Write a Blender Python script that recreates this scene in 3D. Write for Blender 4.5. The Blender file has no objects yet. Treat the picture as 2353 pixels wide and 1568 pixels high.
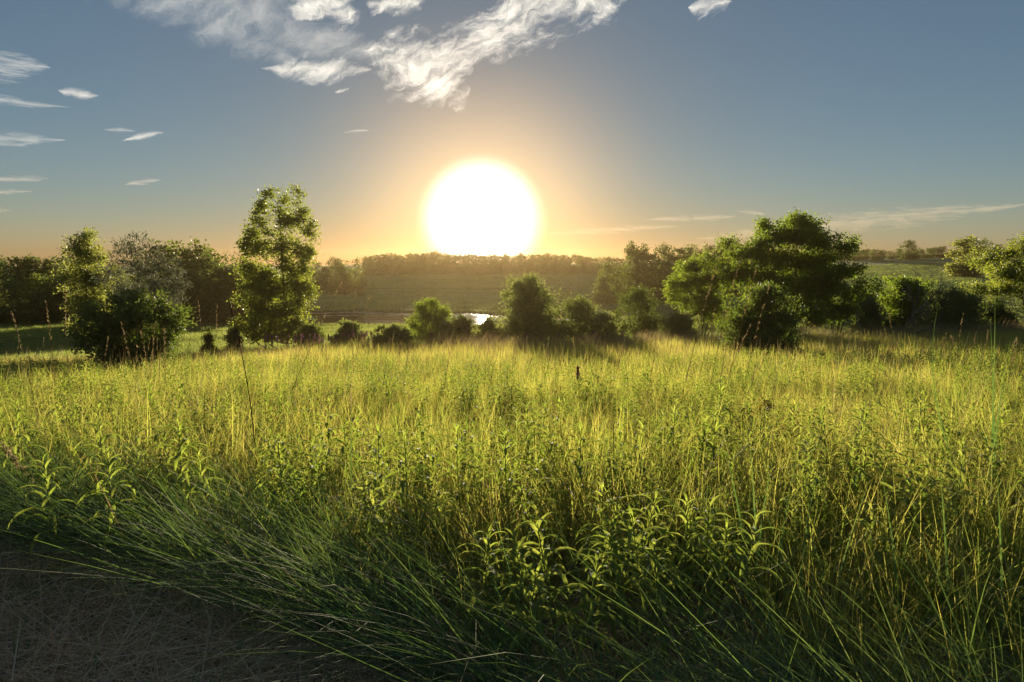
import bpy, math, random
import numpy as np
from mathutils import Vector, Matrix

R = math.radians
C = bpy.context.scene.collection
scene = bpy.context.scene

# ------------------------------------------------------------------ camera
FPX = 1569.0                       # focal length in pixels of a 2353 px wide picture (24 mm on 36 mm)
PITCH = math.atan(184 / FPX)       # horizon sits at row 600 of 1568
CAMZ = 1.7
cam_d = bpy.data.cameras.new('camera'); cam_d.sensor_width = 36; cam_d.lens = 24
cam_d.clip_start = 0.05; cam_d.clip_end = 5000
cam = bpy.data.objects.new('camera', cam_d); C.objects.link(cam)
cam.location = (0, 0, CAMZ); cam.rotation_euler = (math.pi / 2 - PITCH, 0, 0)
scene.camera = cam

def ray(px, py):
    """world direction of a picture point (2353 x 1568 frame), scaled to y = 1"""
    u = (px - 1176.5) / FPX; v = (784 - py) / FPX
    c, s = math.cos(PITCH), math.sin(PITCH)
    d = Vector((u, c + v * s, v * c - s))
    return d / d.y
def azel(px, py):
    d = ray(px, py).normalized()
    return math.atan2(d.x, d.y), math.asin(d.z)

# ------------------------------------------------------------------ sky and sun
SUN_AZ, SUN_EL = azel(1107, 508)
SUN_DIR = Vector((math.sin(SUN_AZ) * math.cos(SUN_EL), math.cos(SUN_AZ) * math.cos(SUN_EL), math.sin(SUN_EL)))
SUN_STRENGTH = 5.0
SKY_STRENGTH = 0.05
EXPOSURE = 1.5
HAZE_DENSITY = 0.0006

world = bpy.data.worlds.new('World'); scene.world = world; world.use_nodes = True
WT = world.node_tree; WT.nodes.clear()

class NB:
    """a small node builder"""
    def __init__(s, tree): s.t = tree
    def node(s, kind, **kw):
        n = s.t.nodes.new(kind)
        for k, v in kw.items(): setattr(n, k, v)
        return n
    def put(s, sock, v):
        if isinstance(v, bpy.types.NodeSocket): s.t.links.new(v, sock)
        elif v is not None: sock.default_value = v
    def m(s, op, a, b=None, c=None, clamp=False):
        n = s.node('ShaderNodeMath', operation=op); n.use_clamp = clamp
        for i, v in enumerate((a, b, c)): s.put(n.inputs[i], v)
        return n.outputs[0]
    def vm(s, op, a, b=None, sc=None):
        n = s.node('ShaderNodeVectorMath', operation=op)
        s.put(n.inputs[0], a); s.put(n.inputs[1], b)
        if sc is not None: s.put(n.inputs['Scale'], sc)
        return n.outputs['Value'] if op in ('DOT_PRODUCT', 'LENGTH', 'DISTANCE') else n.outputs[0]
    def sep(s, v):
        n = s.node('ShaderNodeSeparateXYZ'); s.put(n.inputs[0], v); return n.outputs
    def comb(s, x, y, z):
        n = s.node('ShaderNodeCombineXYZ')
        for i, v in enumerate((x, y, z)): s.put(n.inputs[i], v)
        return n.outputs[0]
    def noise(s, vec, scale, detail=4, rough=0.55, dist=0.0, out=0, lac=2.0):
        n = s.node('ShaderNodeTexNoise')
        s.put(n.inputs['Vector'], vec); s.put(n.inputs['Scale'], scale)
        n.inputs['Detail'].default_value = detail; n.inputs['Roughness'].default_value = rough
        n.inputs['Distortion'].default_value = dist; n.inputs['Lacunarity'].default_value = lac
        return n.outputs[out]
    def ss(s, v, a, b, c=0.0, d=1.0):
        n = s.node('ShaderNodeMapRange', interpolation_type='SMOOTHSTEP')
        for i, x in enumerate((v, a, b, c, d)): s.put(n.inputs[i], x)
        return n.outputs[0]
    def mix(s, f, a, b, mode='MIX'):
        n = s.node('ShaderNodeMix', data_type='RGBA', blend_type=mode)
        s.put(n.inputs['Factor'], f)
        for k, v in ((6, a), (7, b)):
            if isinstance(v, tuple) and len(v) == 3: v = (*v, 1)
            s.put(n.inputs[k], v)
        return n.outputs[2]
    def scale_c(s, col, f):
        return s.vm('SCALE', col, None, f)

W = NB(WT)
tc = W.node('ShaderNodeTexCoord')
D = W.vm('NORMALIZE', tc.outputs['Generated'])
sky = W.node('ShaderNodeTexSky', sky_type='NISHITA'); sky.sun_disc = False
sky.sun_elevation = SUN_EL; sky.sun_rotation = SUN_AZ
sky.altitude = 300; sky.air_density = 0.85; sky.dust_density = 0.03; sky.ozone_density = 2.2
base = W.vm('MULTIPLY', W.scale_c(sky.outputs[0], SKY_STRENGTH), (0.73, 0.63, 0.58))   # white balance
# aureole of the low sun: angle from the sun in degrees
cosang = W.vm('DOT_PRODUCT', D, tuple(SUN_DIR))
ang = W.m('MULTIPLY', W.m('ARCCOSINE', W.m('MINIMUM', cosang, 0.999999)), 180 / math.pi)
warmth = W.m('POWER', 2.718, W.m('MULTIPLY', W.m('DIVIDE', ang, 13.0), -1.0))      # the air reddens towards the low sun
base = W.vm('MULTIPLY', base, W.vm('ADD', (1.0, 1.0, 1.0), W.scale_c((-0.16, -0.48, -0.78), warmth)))
low = W.m('MULTIPLY', W.ss(W.sep(D)[2], 0.14, 0.0), W.m('POWER', 2.718, W.m('MULTIPLY', W.m('DIVIDE', ang, 24.0), -1.0)))      # thicker air low down near the sun
base = W.vm('MULTIPLY', base, W.vm('ADD', (1.0, 1.0, 1.0), W.scale_c((-0.02, -0.22, -0.34), low)))
base = W.vm('ADD', base, (0.014, 0.021, 0.030))      # even fill added over the whole sky to lift shade, as multiple scattering
core = W.ss(ang, 5.7, 0.1)
g1 = W.m('POWER', 2.718, W.m('MULTIPLY', W.m('POWER', W.m('DIVIDE', ang, 8.4), 2.0), -1.0))
g2 = W.m('POWER', 2.718, W.m('MULTIPLY', W.m('DIVIDE', ang, 8.0), -1.0))
glow = W.vm('ADD', W.scale_c((1.0, 0.93, 0.80), W.m('MULTIPLY', core, 1.7)),
            W.vm('ADD', W.scale_c((1.0, 0.62, 0.28), W.m('MULTIPLY', g1, 0.30)), W.scale_c((1.0, 0.58, 0.24), W.m('MULTIPLY', g2, 0.11))))
# clouds in azimuth / elevation
dx, dy, dz = W.sep(D)
AZ = W.m('ARCTAN2', dx, dy); EL = W.m('ARCSINE', dz)
P0 = W.comb(AZ, EL, 0.0)
warp = W.vm('SCALE', W.vm('SUBTRACT', W.noise(P0, 9.0, 5, 0.6, out=1), (0.5, 0.5, 0.5)), None, 0.055)
P = W.vm('ADD', P0, warp)
P_ = P
P_MID = W.vm('ADD', P0, W.vm('SCALE', warp, None, 0.6))
P_FINE = W.vm('ADD', P0, W.vm('SCALE', warp, None, 0.16))
def capsule(p0, p1, w0, w1, P=P, taper=False):
    """soft streak from p0 to p1 (picture points turned into sky angles), half widths in picture pixels"""
    a = Vector((*azel(*p0), 0)); b = Vector((*azel(*p1), 0)); ba = b - a
    pz = W.comb(W.sep(P)[0], W.sep(P)[1], 0.0)
    pa = W.vm('SUBTRACT', pz, tuple(a))
    h = W.m('MULTIPLY', W.vm('DOT_PRODUCT', pa, tuple(ba)), 1 / ba.dot(ba), clamp=True)
    d = W.vm('LENGTH', W.vm('SUBTRACT', pa, W.vm('SCALE', tuple(ba), None, h)))
    wd = W.m('MULTIPLY_ADD', h, (w1 - w0) / FPX, w0 / FPX)
    if taper: wd = W.m('MULTIPLY', wd, W.m('MULTIPLY_ADD', W.m('MULTIPLY', h, W.m('SUBTRACT', 1.0, h)), 4.2, 0.05))
    return W.m('SUBTRACT', 1.0, W.m('DIVIDE', d, wd))
def union(caps, P=P):
    o = None
    for c in caps:
        v = W.m('MAXIMUM', capsule(*c, P, P is not P_), -1.0)
        o = v if o is None else W.m('MAXIMUM', o, v)
    return o
dense = union([((1020, 195), (880, 130), 68, 68), ((950, 155), (1130, 100), 105, 75), ((1120, 85), (1240, 15), 82, 92), ((1170, 20), (1390, -10), 82, 64),
               ((1300, -30), (1600, -200), 80, 120), ((690, 5), (800, 15), 50, 32), ((760, -20), (690, -160), 80, 110), ((860, -5), (950, 0), 30, 36)])
small = union([((600, 150), (850, 160), 36, 40), ((1580, 18), (1680, 6), 34, 36), ((140, 204), (228, 216), 16, 18), ((285, 322), (370, 304), 7, 12), ((770, 207), (800, 203), 8, 8)], P_MID)
thin = union([((860, 125), (640, 45), 36, 80), ((640, 40), (330, -40), 80, 80), ((650, 115), (470, 50), 30, 60)])
streak = union([((-130, 145), (115, 153), 44, 30), ((-220, 312), (150, 322), 24, 14), ((-140, 210), (160, 246), 12, 9), ((-30, 412), (112, 410), 8, 10), ((-30, 441), (75, 440), 6, 4), ((-60, 486), (30, 482), 12, 6),
                ((240, 298), (312, 302), 4, 7), ((285, 425), (372, 412), 9, 7), ((790, 306), (850, 300), 5, 6), ((1480, 507), (1690, 496), 8, 13), ((1690, 484), (1760, 492), 4, 7),
                ((1260, 536), (1560, 520), 14, 10), ((1600, 548), (2353, 470), 30, 30), ((2353, 470), (2700, 440), 30, 40)], P_FINE)
pr = W.node('ShaderNodeVectorRotate', rotation_type='Z_AXIS'); W.put(pr.inputs['Vector'], P); pr.inputs['Angle'].default_value = R(-24); PR_ = pr.outputs[0]
nz = W.noise(W.vm('MULTIPLY', PR_, (7.0, 24.0, 1.0)), 1.5, 6, 0.6, 0.5)
nf = W.noise(W.vm('MULTIPLY', W.vm('ADD', PR_, W.vm('SCALE', warp, None, 0.8)), (34.0, 90.0, 1.0)), 1.0, 6, 0.68, 0.5)
nn = W.m('ADD', W.m('MULTIPLY', W.m('SUBTRACT', nz, 0.5), 1.5), W.m('MULTIPLY', W.m('SUBTRACT', nf, 0.5), 1.15))
md = W.m('POWER', W.m('MAXIMUM', dense, 0.0), 0.6)
dd = W.m('MULTIPLY', W.ss(W.m('ADD', nn, W.m('MULTIPLY_ADD', md, 1.05, -0.66)), -0.2, 0.62), 0.95)
dm = W.m('MULTIPLY', W.ss(W.m('ADD', nn, W.m('MULTIPLY_ADD', W.m('POWER', W.m('MAXIMUM', small, 0.0), 0.7), 1.0, -0.62)), -0.2, 0.7), 0.85)
mt = W.m('POWER', W.m('MAXIMUM', thin, 0.0), 0.7)
dt = W.m('MULTIPLY', W.ss(W.m('ADD', nn, W.m('MULTIPLY_ADD', mt, 1.1, -0.55)), -0.35, 1.15), 0.36)
ns = W.noise(W.vm('MULTIPLY', W.vm('ADD', P0, W.vm('SCALE', warp, None, 0.1)), (26.0, 210.0, 1.0)), 1.3, 6, 0.68, 0.5)
ds = W.m('MULTIPLY', W.m('MULTIPLY', W.ss(streak, -0.15, 0.3), W.ss(W.m('ADD', W.m('MULTIPLY', W.m('SUBTRACT', ns, 0.5), 3.4), W.m('MULTIPLY_ADD', W.m('MAXIMUM', streak, 0.0), 1.3, -0.55)), -0.35, 1.2)), 0.40)
cover = W.m('MAXIMUM', W.m('MAXIMUM', W.m('MAXIMUM', dd, dm), dt), ds)
cover = W.m('MULTIPLY', cover, W.ss(dy, 0.05, 0.3))
warm = W.ss(EL, 0.16, 0.02)
ccol = W.mix(warm, (0.44, 0.42, 0.375), (0.42, 0.31, 0.18))
ccol = W.scale_c(ccol, W.m('MULTIPLY_ADD', W.ss(nn, -0.5, 0.6), 0.35, 0.66))
skyc = W.vm('ADD', W.mix(cover, base, ccol), glow)
bg = W.node('ShaderNodeBackground'); W.put(bg.inputs[0], skyc); bg.inputs[1].default_value = 1.0
wo = W.node('ShaderNodeOutputWorld'); WT.links.new(bg.outputs[0], wo.inputs[0])
world.cycles.sampling_method = 'MANUAL'; world.cycles.sample_map_resolution = 512

sun_d = bpy.data.lights.new('sun', 'SUN'); sun_d.energy = SUN_STRENGTH; sun_d.angle = R(0.53); sun_d.color = (1.0, 0.84, 0.56)
sun = bpy.data.objects.new('sun', sun_d); C.objects.link(sun)
sun.rotation_euler = SUN_DIR.to_track_quat('Z', 'Y').to_euler(); sun.location = (0, 0, 60)

vs = scene.view_settings
vs.view_transform = 'Standard'; vs.look = 'None'; vs.exposure = EXPOSURE; vs.gamma = 1.0; vs.use_curve_mapping = False
cy = scene.cycles
cy.use_denoising = True; cy.max_bounces = 6; cy.diffuse_bounces = 4; cy.glossy_bounces = 1; cy.transmission_bounces = 4; cy.volume_bounces = 0
cy.transparent_max_bounces = 4; cy.use_adaptive_sampling = True; cy.adaptive_threshold = 0.015; cy.adaptive_min_samples = 64
cy.caustics_reflective = False; cy.caustics_refractive = False; cy.sample_clamp_indirect = 4.0

# ------------------------------------------------------------------ helpers
rng = np.random.default_rng(7)
random.seed(7)

def tag(o, label=None, cat=None, group=None, kind=None):
    for k, v in (('label', label), ('category', cat), ('group', group), ('kind', kind)):
        if v: o[k] = v
    return o
def link(o, parent=None):
    C.objects.link(o)
    if parent: o.parent = parent
    return o
def empty(name, loc, rz=0.0, s=1.0):
    o = bpy.data.objects.new(name, None); o.location = loc; o.rotation_euler = (0, 0, rz); o.scale = (s, s, s)
    o.empty_display_size = 0.2
    return link(o)
def copy_tree(o, parent=None):
    c = o.copy(); link(c, parent)
    for ch in o.children: copy_tree(ch, c)
    return c

class MB:
    """collects vertices and faces (with a per-vertex tint) for one mesh"""
    def __init__(s): s.v = []; s.f = []; s.t = []; s.n = 0
    def add(s, verts, faces, tint=0.5):
        verts = np.asarray(verts, float).reshape(-1, 3)
        t = np.broadcast_to(np.asarray(tint, float), (len(verts),))
        s.v.append(verts); s.t.append(t)
        s.f.extend([tuple(i + s.n for i in f) for f in faces]); s.n += len(verts)
    def quads(s, V, tint):
        """V: (N,4,3) loose quads; tint (N,)"""
        N = len(V)
        s.v.append(V.reshape(-1, 3)); s.t.append(np.repeat(tint, 4))
        idx = (np.arange(N * 4) + s.n).reshape(N, 4)
        s.f.extend(map(tuple, idx.tolist())); s.n += N * 4
    def tube(s, pts, rad, sides=5, tint=0.5, cap=False):
        pts = np.asarray(pts, float); n = len(pts)
        rad = np.broadcast_to(np.asarray(rad, float), (n,))
        d = np.gradient(pts, axis=0); d /= (np.linalg.norm(d, axis=1, keepdims=True) + 1e-9)
        ref = np.array([0.13, 0.97, 0.2]) if abs(d[:, 2]).mean() > 0.6 else np.array([0.1, 0.05, 1.0])
        a = np.cross(d, ref); a /= (np.linalg.norm(a, axis=1, keepdims=True) + 1e-9); b = np.cross(d, a)
        an = np.arange(sides) * 2 * math.pi / sides
        ring = pts[:, None, :] + rad[:, None, None] * (np.cos(an)[None, :, None] * a[:, None, :] + np.sin(an)[None, :, None] * b[:, None, :])
        f = [(i * sides + j, i * sides + (j + 1) % sides, (i + 1) * sides + (j + 1) % sides, (i + 1) * sides + j) for i in range(n - 1) for j in range(sides)]
        if cap: f.append(tuple((n - 1) * sides + j for j in range(sides)))
        s.add(ring.reshape(-1, 3), f, tint)
    def mesh(s, name, mat, smooth=True):
        me = bpy.data.meshes.new(name)
        me.from_pydata(np.concatenate(s.v).tolist() if s.v else [], [], s.f)
        at = me.attributes.new('tint', 'FLOAT', 'POINT'); at.data.foreach_set('value', np.concatenate(s.t).astype(np.float32))
        if mat: me.materials.append(mat)
        if smooth: me.polygons.foreach_set('use_smooth', np.ones(len(me.polygons), bool))
        me.update(); return me
    def build(s, name, mat, parent=None, loc=None, smooth=True):
        o = bpy.data.objects.new(name, s.mesh(name, mat, smooth))
        if loc is not None: o.location = loc
        return link(o, parent)

# ------------------------------------------------------------------ materials
def new_mat(name):
    m = bpy.data.materials.new(name); m.use_nodes = True; m.node_tree.nodes.clear()
    return m, NB(m.node_tree)
def out(nb, sh): 
    o = nb.node('ShaderNodeOutputMaterial'); nb.t.links.new(sh, o.inputs[0])
def leaf_mat(name, c0, c1, t0, t1, trans=0.5, rough=0.5, spec=0.35, patch=0.35):
    spec *= 0.5; rough = min(0.7, rough + 0.1)
    """leaf or blade: reflecting and translucent colours run from c0/t0 to c1/t1 with the per-leaf tint, the plant and broad patches"""
    m, nb = new_mat(name)
    at = nb.node('ShaderNodeAttribute', attribute_name='tint').outputs['Fac']
    oi = nb.node('ShaderNodeObjectInfo')
    geo = nb.node('ShaderNodeNewGeometry')
    pn = nb.noise(geo.outputs['Position'], 0.45, 3, 0.6)
    f = nb.m('ADD', nb.m('ADD', nb.m('MULTIPLY', at, 0.7), nb.m('MULTIPLY', oi.outputs['Random'], 0.3)), nb.m('MULTIPLY', nb.m('SUBTRACT', pn, 0.5), 2 * patch), clamp=True)
    col = nb.mix(f, c0, c1); tcol = nb.mix(f, t0, t1)
    p = nb.node('ShaderNodeBsdfPrincipled'); nb.put(p.inputs['Base Color'], col); p.inputs['Roughness'].default_value = rough
    p.inputs['Specular IOR Level'].default_value = spec
    tr = nb.node('ShaderNodeBsdfTranslucent'); nb.put(tr.inputs[0], tcol)
    mx = nb.node('ShaderNodeMixShader'); mx.inputs[0].default_value = trans
    nb.t.links.new(p.outputs[0], mx.inputs[1]); nb.t.links.new(tr.outputs[0], mx.inputs[2]); out(nb, mx.outputs[0])
    return m
def bark_mat(name, c0, c1, scale=8):
    m, nb = new_mat(name)
    tc = nb.node('ShaderNodeTexCoord').outputs['Object']
    n = nb.noise(nb.vm('MULTIPLY', tc, (1, 1, 0.25)), scale, 5, 0.65)
    p = nb.node('ShaderNodeBsdfPrincipled'); nb.put(p.inputs['Base Color'], nb.mix(nb.ss(n, 0.35, 0.65), c0, c1)); p.inputs['Roughness'].default_value = 0.9
    bp = nb.node('ShaderNodeBump'); bp.inputs['Strength'].default_value = 0.6; bp.inputs['Distance'].default_value = 0.02
    nb.put(bp.inputs['Height'], n); nb.t.links.new(bp.outputs[0], p.inputs['Normal']); out(nb, p.outputs[0])
    return m
def plain_mat(name, col, rough=0.5):
    m, nb = new_mat(name)
    tc = nb.node('ShaderNodeTexCoord').outputs['Object']
    n = nb.noise(tc, 12, 4)
    p = nb.node('ShaderNodeBsdfPrincipled')
    nb.put(p.inputs['Base Color'], nb.mix(n, tuple(c * 0.8 for c in col), tuple(min(1, c * 1.2) for c in col))); p.inputs['Roughness'].default_value = rough
    out(nb, p.outputs[0]); return m

M = {}
M['grass'] = leaf_mat('grass_blades', (0.061, 0.115, 0.016), (0.176, 0.176, 0.041), (0.288, 0.444, 0.048), (0.768, 0.624, 0.144), 0.58, 0.5, 0.3, 0.5)
M['edge'] = leaf_mat('edge_grass', (0.075, 0.14, 0.06), (0.17, 0.22, 0.12), (0.11, 0.24, 0.04), (0.26, 0.34, 0.07), 0.32, 0.55, 0.1)
M['dry'] = leaf_mat('dry_stems', (0.14, 0.10, 0.05), (0.30, 0.23, 0.13), (0.26, 0.18, 0.08), (0.52, 0.40, 0.20), 0.35, 0.6, 0.3)
M['straw'] = leaf_mat('straw', (0.46, 0.27, 0.14), (0.88, 0.66, 0.43), (0.2, 0.12, 0.06), (0.3, 0.2, 0.1), 0.15, 0.6, 0.3)
M['valley'] = leaf_mat('valley_grass', (0.088, 0.146, 0.029), (0.195, 0.225, 0.078), (0.255, 0.382, 0.055), (0.473, 0.473, 0.127), 0.5, 0.5, 0.25)
M['stubble'] = leaf_mat('stubble', (0.52, 0.31, 0.17), (0.85, 0.56, 0.33), (0.3, 0.18, 0.08), (0.5, 0.32, 0.16), 0.15, 0.6, 0.2)
M['hill'] = leaf_mat('hill_grass', (0.24, 0.33, 0.10), (0.40, 0.44, 0.18), (0.30, 0.42, 0.08), (0.46, 0.48, 0.15), 0.45, 0.6, 0.2)  # lighter than valley grass: brightness put into the colour against the ridge shadow
M['herb'] = leaf_mat('herb_leaves', (0.103, 0.161, 0.046), (0.196, 0.241, 0.098), (0.322, 0.483, 0.046), (0.575, 0.598, 0.103), 0.5, 0.6, 0.15, 0.2)
M['herbstem'] = leaf_mat('herb_stems', (0.10, 0.13, 0.06), (0.18, 0.19, 0.10), (0.15, 0.2, 0.06), (0.2, 0.22, 0.08), 0.15, 0.5, 0.4, 0.1)
M['cottonwood'] = leaf_mat('cottonwood_leaves', (0.065, 0.111, 0.026), (0.117, 0.156, 0.039), (0.216, 0.324, 0.030), (0.432, 0.456, 0.060), 0.46, 0.38, 0.5, 0.15)
M['poplar'] = leaf_mat('poplar_leaves', (0.072, 0.108, 0.030), (0.132, 0.156, 0.060), (0.264, 0.330, 0.044), (0.462, 0.462, 0.099), 0.5, 0.4, 0.5, 0.15)
M['olive'] = leaf_mat('silver_leaves', (0.115, 0.132, 0.086), (0.196, 0.207, 0.144), (0.126, 0.140, 0.070), (0.196, 0.196, 0.112), 0.3, 0.5, 0.35, 0.15)
M['dark'] = leaf_mat('dark_leaves', (0.053, 0.091, 0.025), (0.105, 0.140, 0.043), (0.131, 0.206, 0.026), (0.263, 0.300, 0.048), 0.36, 0.45, 0.4, 0.2)
M['wood'] = leaf_mat('woodland_leaves', (0.056, 0.090, 0.030), (0.122, 0.150, 0.056), (0.120, 0.180, 0.030), (0.260, 0.280, 0.060), 0.35, 0.5, 0.3, 0.25)
M['sumac'] = leaf_mat('sumac_leaves', (0.065, 0.116, 0.022), (0.131, 0.167, 0.036), (0.196, 0.336, 0.025), (0.392, 0.448, 0.042), 0.45, 0.42, 0.4, 0.2)
M['willow'] = leaf_mat('willow_leaves', (0.086, 0.118, 0.047), (0.156, 0.180, 0.086), (0.216, 0.288, 0.054), (0.396, 0.414, 0.108), 0.42, 0.45, 0.35, 0.2)
M['wilt'] = leaf_mat('wilted_leaves', (0.02, 0.025, 0.012), (0.07, 0.055, 0.02), (0.05, 0.06, 0.01), (0.30, 0.20, 0.02), 0.35, 0.55, 0.3, 0.1)
M['bark'] = bark_mat('bark', (0.06, 0.045, 0.03), (0.13, 0.105, 0.08))
M['greybark'] = bark_mat('dead_bark', (0.09, 0.075, 0.06), (0.2, 0.175, 0.15))
M['petal'] = leaf_mat('purple_petals', (0.16, 0.07, 0.11), (0.28, 0.14, 0.19), (0.22, 0.09, 0.13), (0.36, 0.19, 0.24), 0.4, 0.6, 0.2, 0.1)
M['starpetal'] = leaf_mat('star_petals', (0.10, 0.02, 0.07), (0.17, 0.05, 0.12), (0.12, 0.02, 0.08), (0.22, 0.06, 0.14), 0.3, 0.6, 0.2, 0.1)
M['darkstem'] = leaf_mat('dark_stems', (0.035, 0.022, 0.014), (0.08, 0.05, 0.03), (0.05, 0.03, 0.015), (0.1, 0.06, 0.03), 0.15, 0.5, 0.3, 0.1)

# ------------------------------------------------------------------ terrain
_py = np.array([-60, -5, 2, 4, 8, 15, 22, 30, 36, 50, 65, 78, 84, 108, 125, 150, 200, 260, 300, 360, 450, 900], float)
_pz = np.array([.3, 0, 0, -.03, -.40, -1.1, -1.75, -2.4, -2.95, -4.2, -5.3, -5.85, -5.95, -5.95, -5.85, -5.55, -4.6, -3.3, -2.4, -1.2, -.6, -3.0])
_fy = np.arange(-80, 920, 0.25)
_k = np.exp(-np.linspace(-2.5, 2.5, 25) ** 2); _k /= _k.sum()
_fz = np.convolve(np.pad(np.interp(_fy, _py, _pz), 12, 'edge'), _k, 'valid')
WATER_Z = -6.12
PC, PA, PR = np.array([-22.0, 93.0]), R(-7), (34.0, 11.5)
def sstep(x, a, b):
    t = np.clip((x - a) / (b - a), 0, 1); return t * t * (3 - 2 * t)
def pond_d(x, y):
    u = (x - PC[0]) * math.cos(PA) + (y - PC[1]) * math.sin(PA); v = -(x - PC[0]) * math.sin(PA) + (y - PC[1]) * math.cos(PA)
    d1 = np.sqrt((u / PR[0]) ** 2 + (v / PR[1]) ** 2) + 0.06 * np.sin(u * 0.33) + 0.05 * np.sin(u * 0.71 + 1) 
    d2 = np.sqrt(((x + 3) / 7.0) ** 2 + ((y - 85) / 2.3) ** 2)
    return np.minimum(d1, d2)
def tz(x, y):
    x = np.asarray(x, float); y = np.asarray(y, float)
    z = np.interp(y, _fy, _fz)
    near = 1 - sstep(y, 40, 62)
    z = z + 0.030 * np.clip(x - 3, 0, 40) * near * sstep(y, 3, 14) - 0.035 * np.clip(-x - 7, 0, 30) * near * sstep(y, 12, 24)
    z = z + 3.6 * sstep(x, 40, 200) * sstep(y, 120, 300) + 1.1 * sstep(x, 10, 60) * sstep(y, 60, 130)
    z = z - 1.2 * sstep(-x, 60, 160) * sstep(y, 140, 280)
    z = z + 0.05 * np.sin(x * 0.9 + y * 0.5) * np.sin(y * 0.63 - x * 0.31) * sstep(y, 4, 10) + 0.35 * np.sin(x * 0.031 + 1) * np.sin(y * 0.027) * sstep(y, 110, 200)
    z = z - 1.0 * (1 - sstep(pond_d(x, y), 0.75, 1.12))
    return z
def tz1(x, y): return float(tz(x, y))
def ground_hit(px, py, h=0.0, y0=2.0, y1=700.0):
    """nearest place where the line of sight through a picture point comes within h of the ground"""
    d = ray(px, py); ys = np.geomspace(y0, y1, 3000)
    z = CAMZ + d.z * ys; g = tz(d.x * ys, ys) + h
    i = np.argmax(z <= g)
    if z[i] > g[i]: i = len(ys) - 1
    y = ys[i]; return Vector((d.x * y, y, float(tz(d.x * y, y))))
def at(px, py, Y):
    d = ray(px, py); return Vector((d.x * Y, Y, CAMZ + d.z * Y))
def px_of(x, y, z):
    v = Vector((x, y, z - CAMZ)); c, s = math.cos(PITCH), math.sin(PITCH)
    f = v.y * c - v.z * s; u = v.z * c + v.y * s
    return 1176.5 + FPX * v.x / f, 784 - FPX * u / f
# edge between the mown strip and the uncut meadow, in ground coordinates
_ex = np.array([-12, -4.2, -3.1, -2.2, -1.4, -0.8, -0.2, 0.6, 3, 12.0]); _ey = np.array([5.2, 4.45, 4.15, 3.75, 3.35, 2.95, 2.55, 2.05, 1.2, -1.0])
def edge_y(x): return np.interp(x, _ex, _ey)

def grid_object(name, xs, ys, zfun, mat):
    X, Y = np.meshgrid(xs, ys); Z = zfun(X, Y)
    V = np.stack([X, Y, Z], -1).reshape(-1, 3); nx, ny = len(xs), len(ys)
    i = np.arange(ny - 1)[:, None] * nx + np.arange(nx - 1)[None, :]
    F = np.stack([i, i + 1, i + nx + 1, i + nx], -1).reshape(-1, 4)
    me = bpy.data.meshes.new(name); me.from_pydata(V.tolist(), [], F.tolist()); me.materials.append(mat)
    me.polygons.foreach_set('use_smooth', np.ones(len(me.polygons), bool))
    o = bpy.data.objects.new(name, me); return link(o)

gm, nb = new_mat('ground')
pos = nb.node('ShaderNodeNewGeometry').outputs['Position']
n1 = nb.noise(pos, 0.05, 5, 0.6); n2 = nb.noise(pos, 0.9, 6, 0.65); n3 = nb.noise(nb.vm('MULTIPLY', pos, (0.02, 0.3, 0.3)), 1.0, 4, 0.6); n4 = nb.noise(pos, 9.0, 4, 0.7)
gx, gy, gz = nb.sep(pos)
soil = nb.mix(n4, (0.12, 0.08, 0.05), (0.26, 0.18, 0.12))
turf = nb.mix(nb.ss(n1, 0.35, 0.65), (0.055, 0.075, 0.022), (0.105, 0.105, 0.042))
turf = nb.mix(nb.ss(n3, 0.45, 0.62), turf, (0.13, 0.125, 0.055))
turf = nb.mix(nb.m('MULTIPLY', nb.ss(n2, 0.35, 0.7), 0.5), turf, (0.035, 0.05, 0.014))
turf = nb.mix(nb.ss(gy, 104, 125), turf, nb.mix(nb.ss(n1, .3, .7), (0.24, 0.30, 0.10), (0.40, 0.41, 0.18)))      # paler beyond the pond: light put into the colour of the shaded hill
turf = nb.mix(nb.m('MULTIPLY', nb.ss(n3, 0.5, 0.66), 0.6), turf, (0.08, 0.10, 0.035))
col = nb.mix(nb.ss(gy, 24, 40), soil, turf)
p = nb.node('ShaderNodeBsdfPrincipled'); nb.put(p.inputs['Base Color'], col); p.inputs['Roughness'].default_value = 0.95; p.inputs['Specular IOR Level'].default_value = 0.1
bp = nb.node('ShaderNodeBump'); bp.inputs['Strength'].default_value = 0.8; bp.inputs['Distance'].default_value = 0.25
nb.put(bp.inputs['Height'], nb.m('ADD', n2, nb.m('MULTIPLY', n4, 0.3))); nb.t.links.new(bp.outputs[0], p.inputs['Normal']); out(nb, p.outputs[0])
gxs = np.concatenate([np.linspace(-420, -80, 40), np.linspace(-76, 76, 210), np.linspace(80, 460, 44)])
gys = np.concatenate([np.linspace(-40, -2, 12), np.linspace(0, 130, 270), np.linspace(132, 420, 110), np.linspace(430, 700, 16)])
tag(grid_object('ground', gxs, gys, tz, gm), 'grassy ground falling from the mown strip to a pond and rising to a wooded hill', kind='structure')

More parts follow.
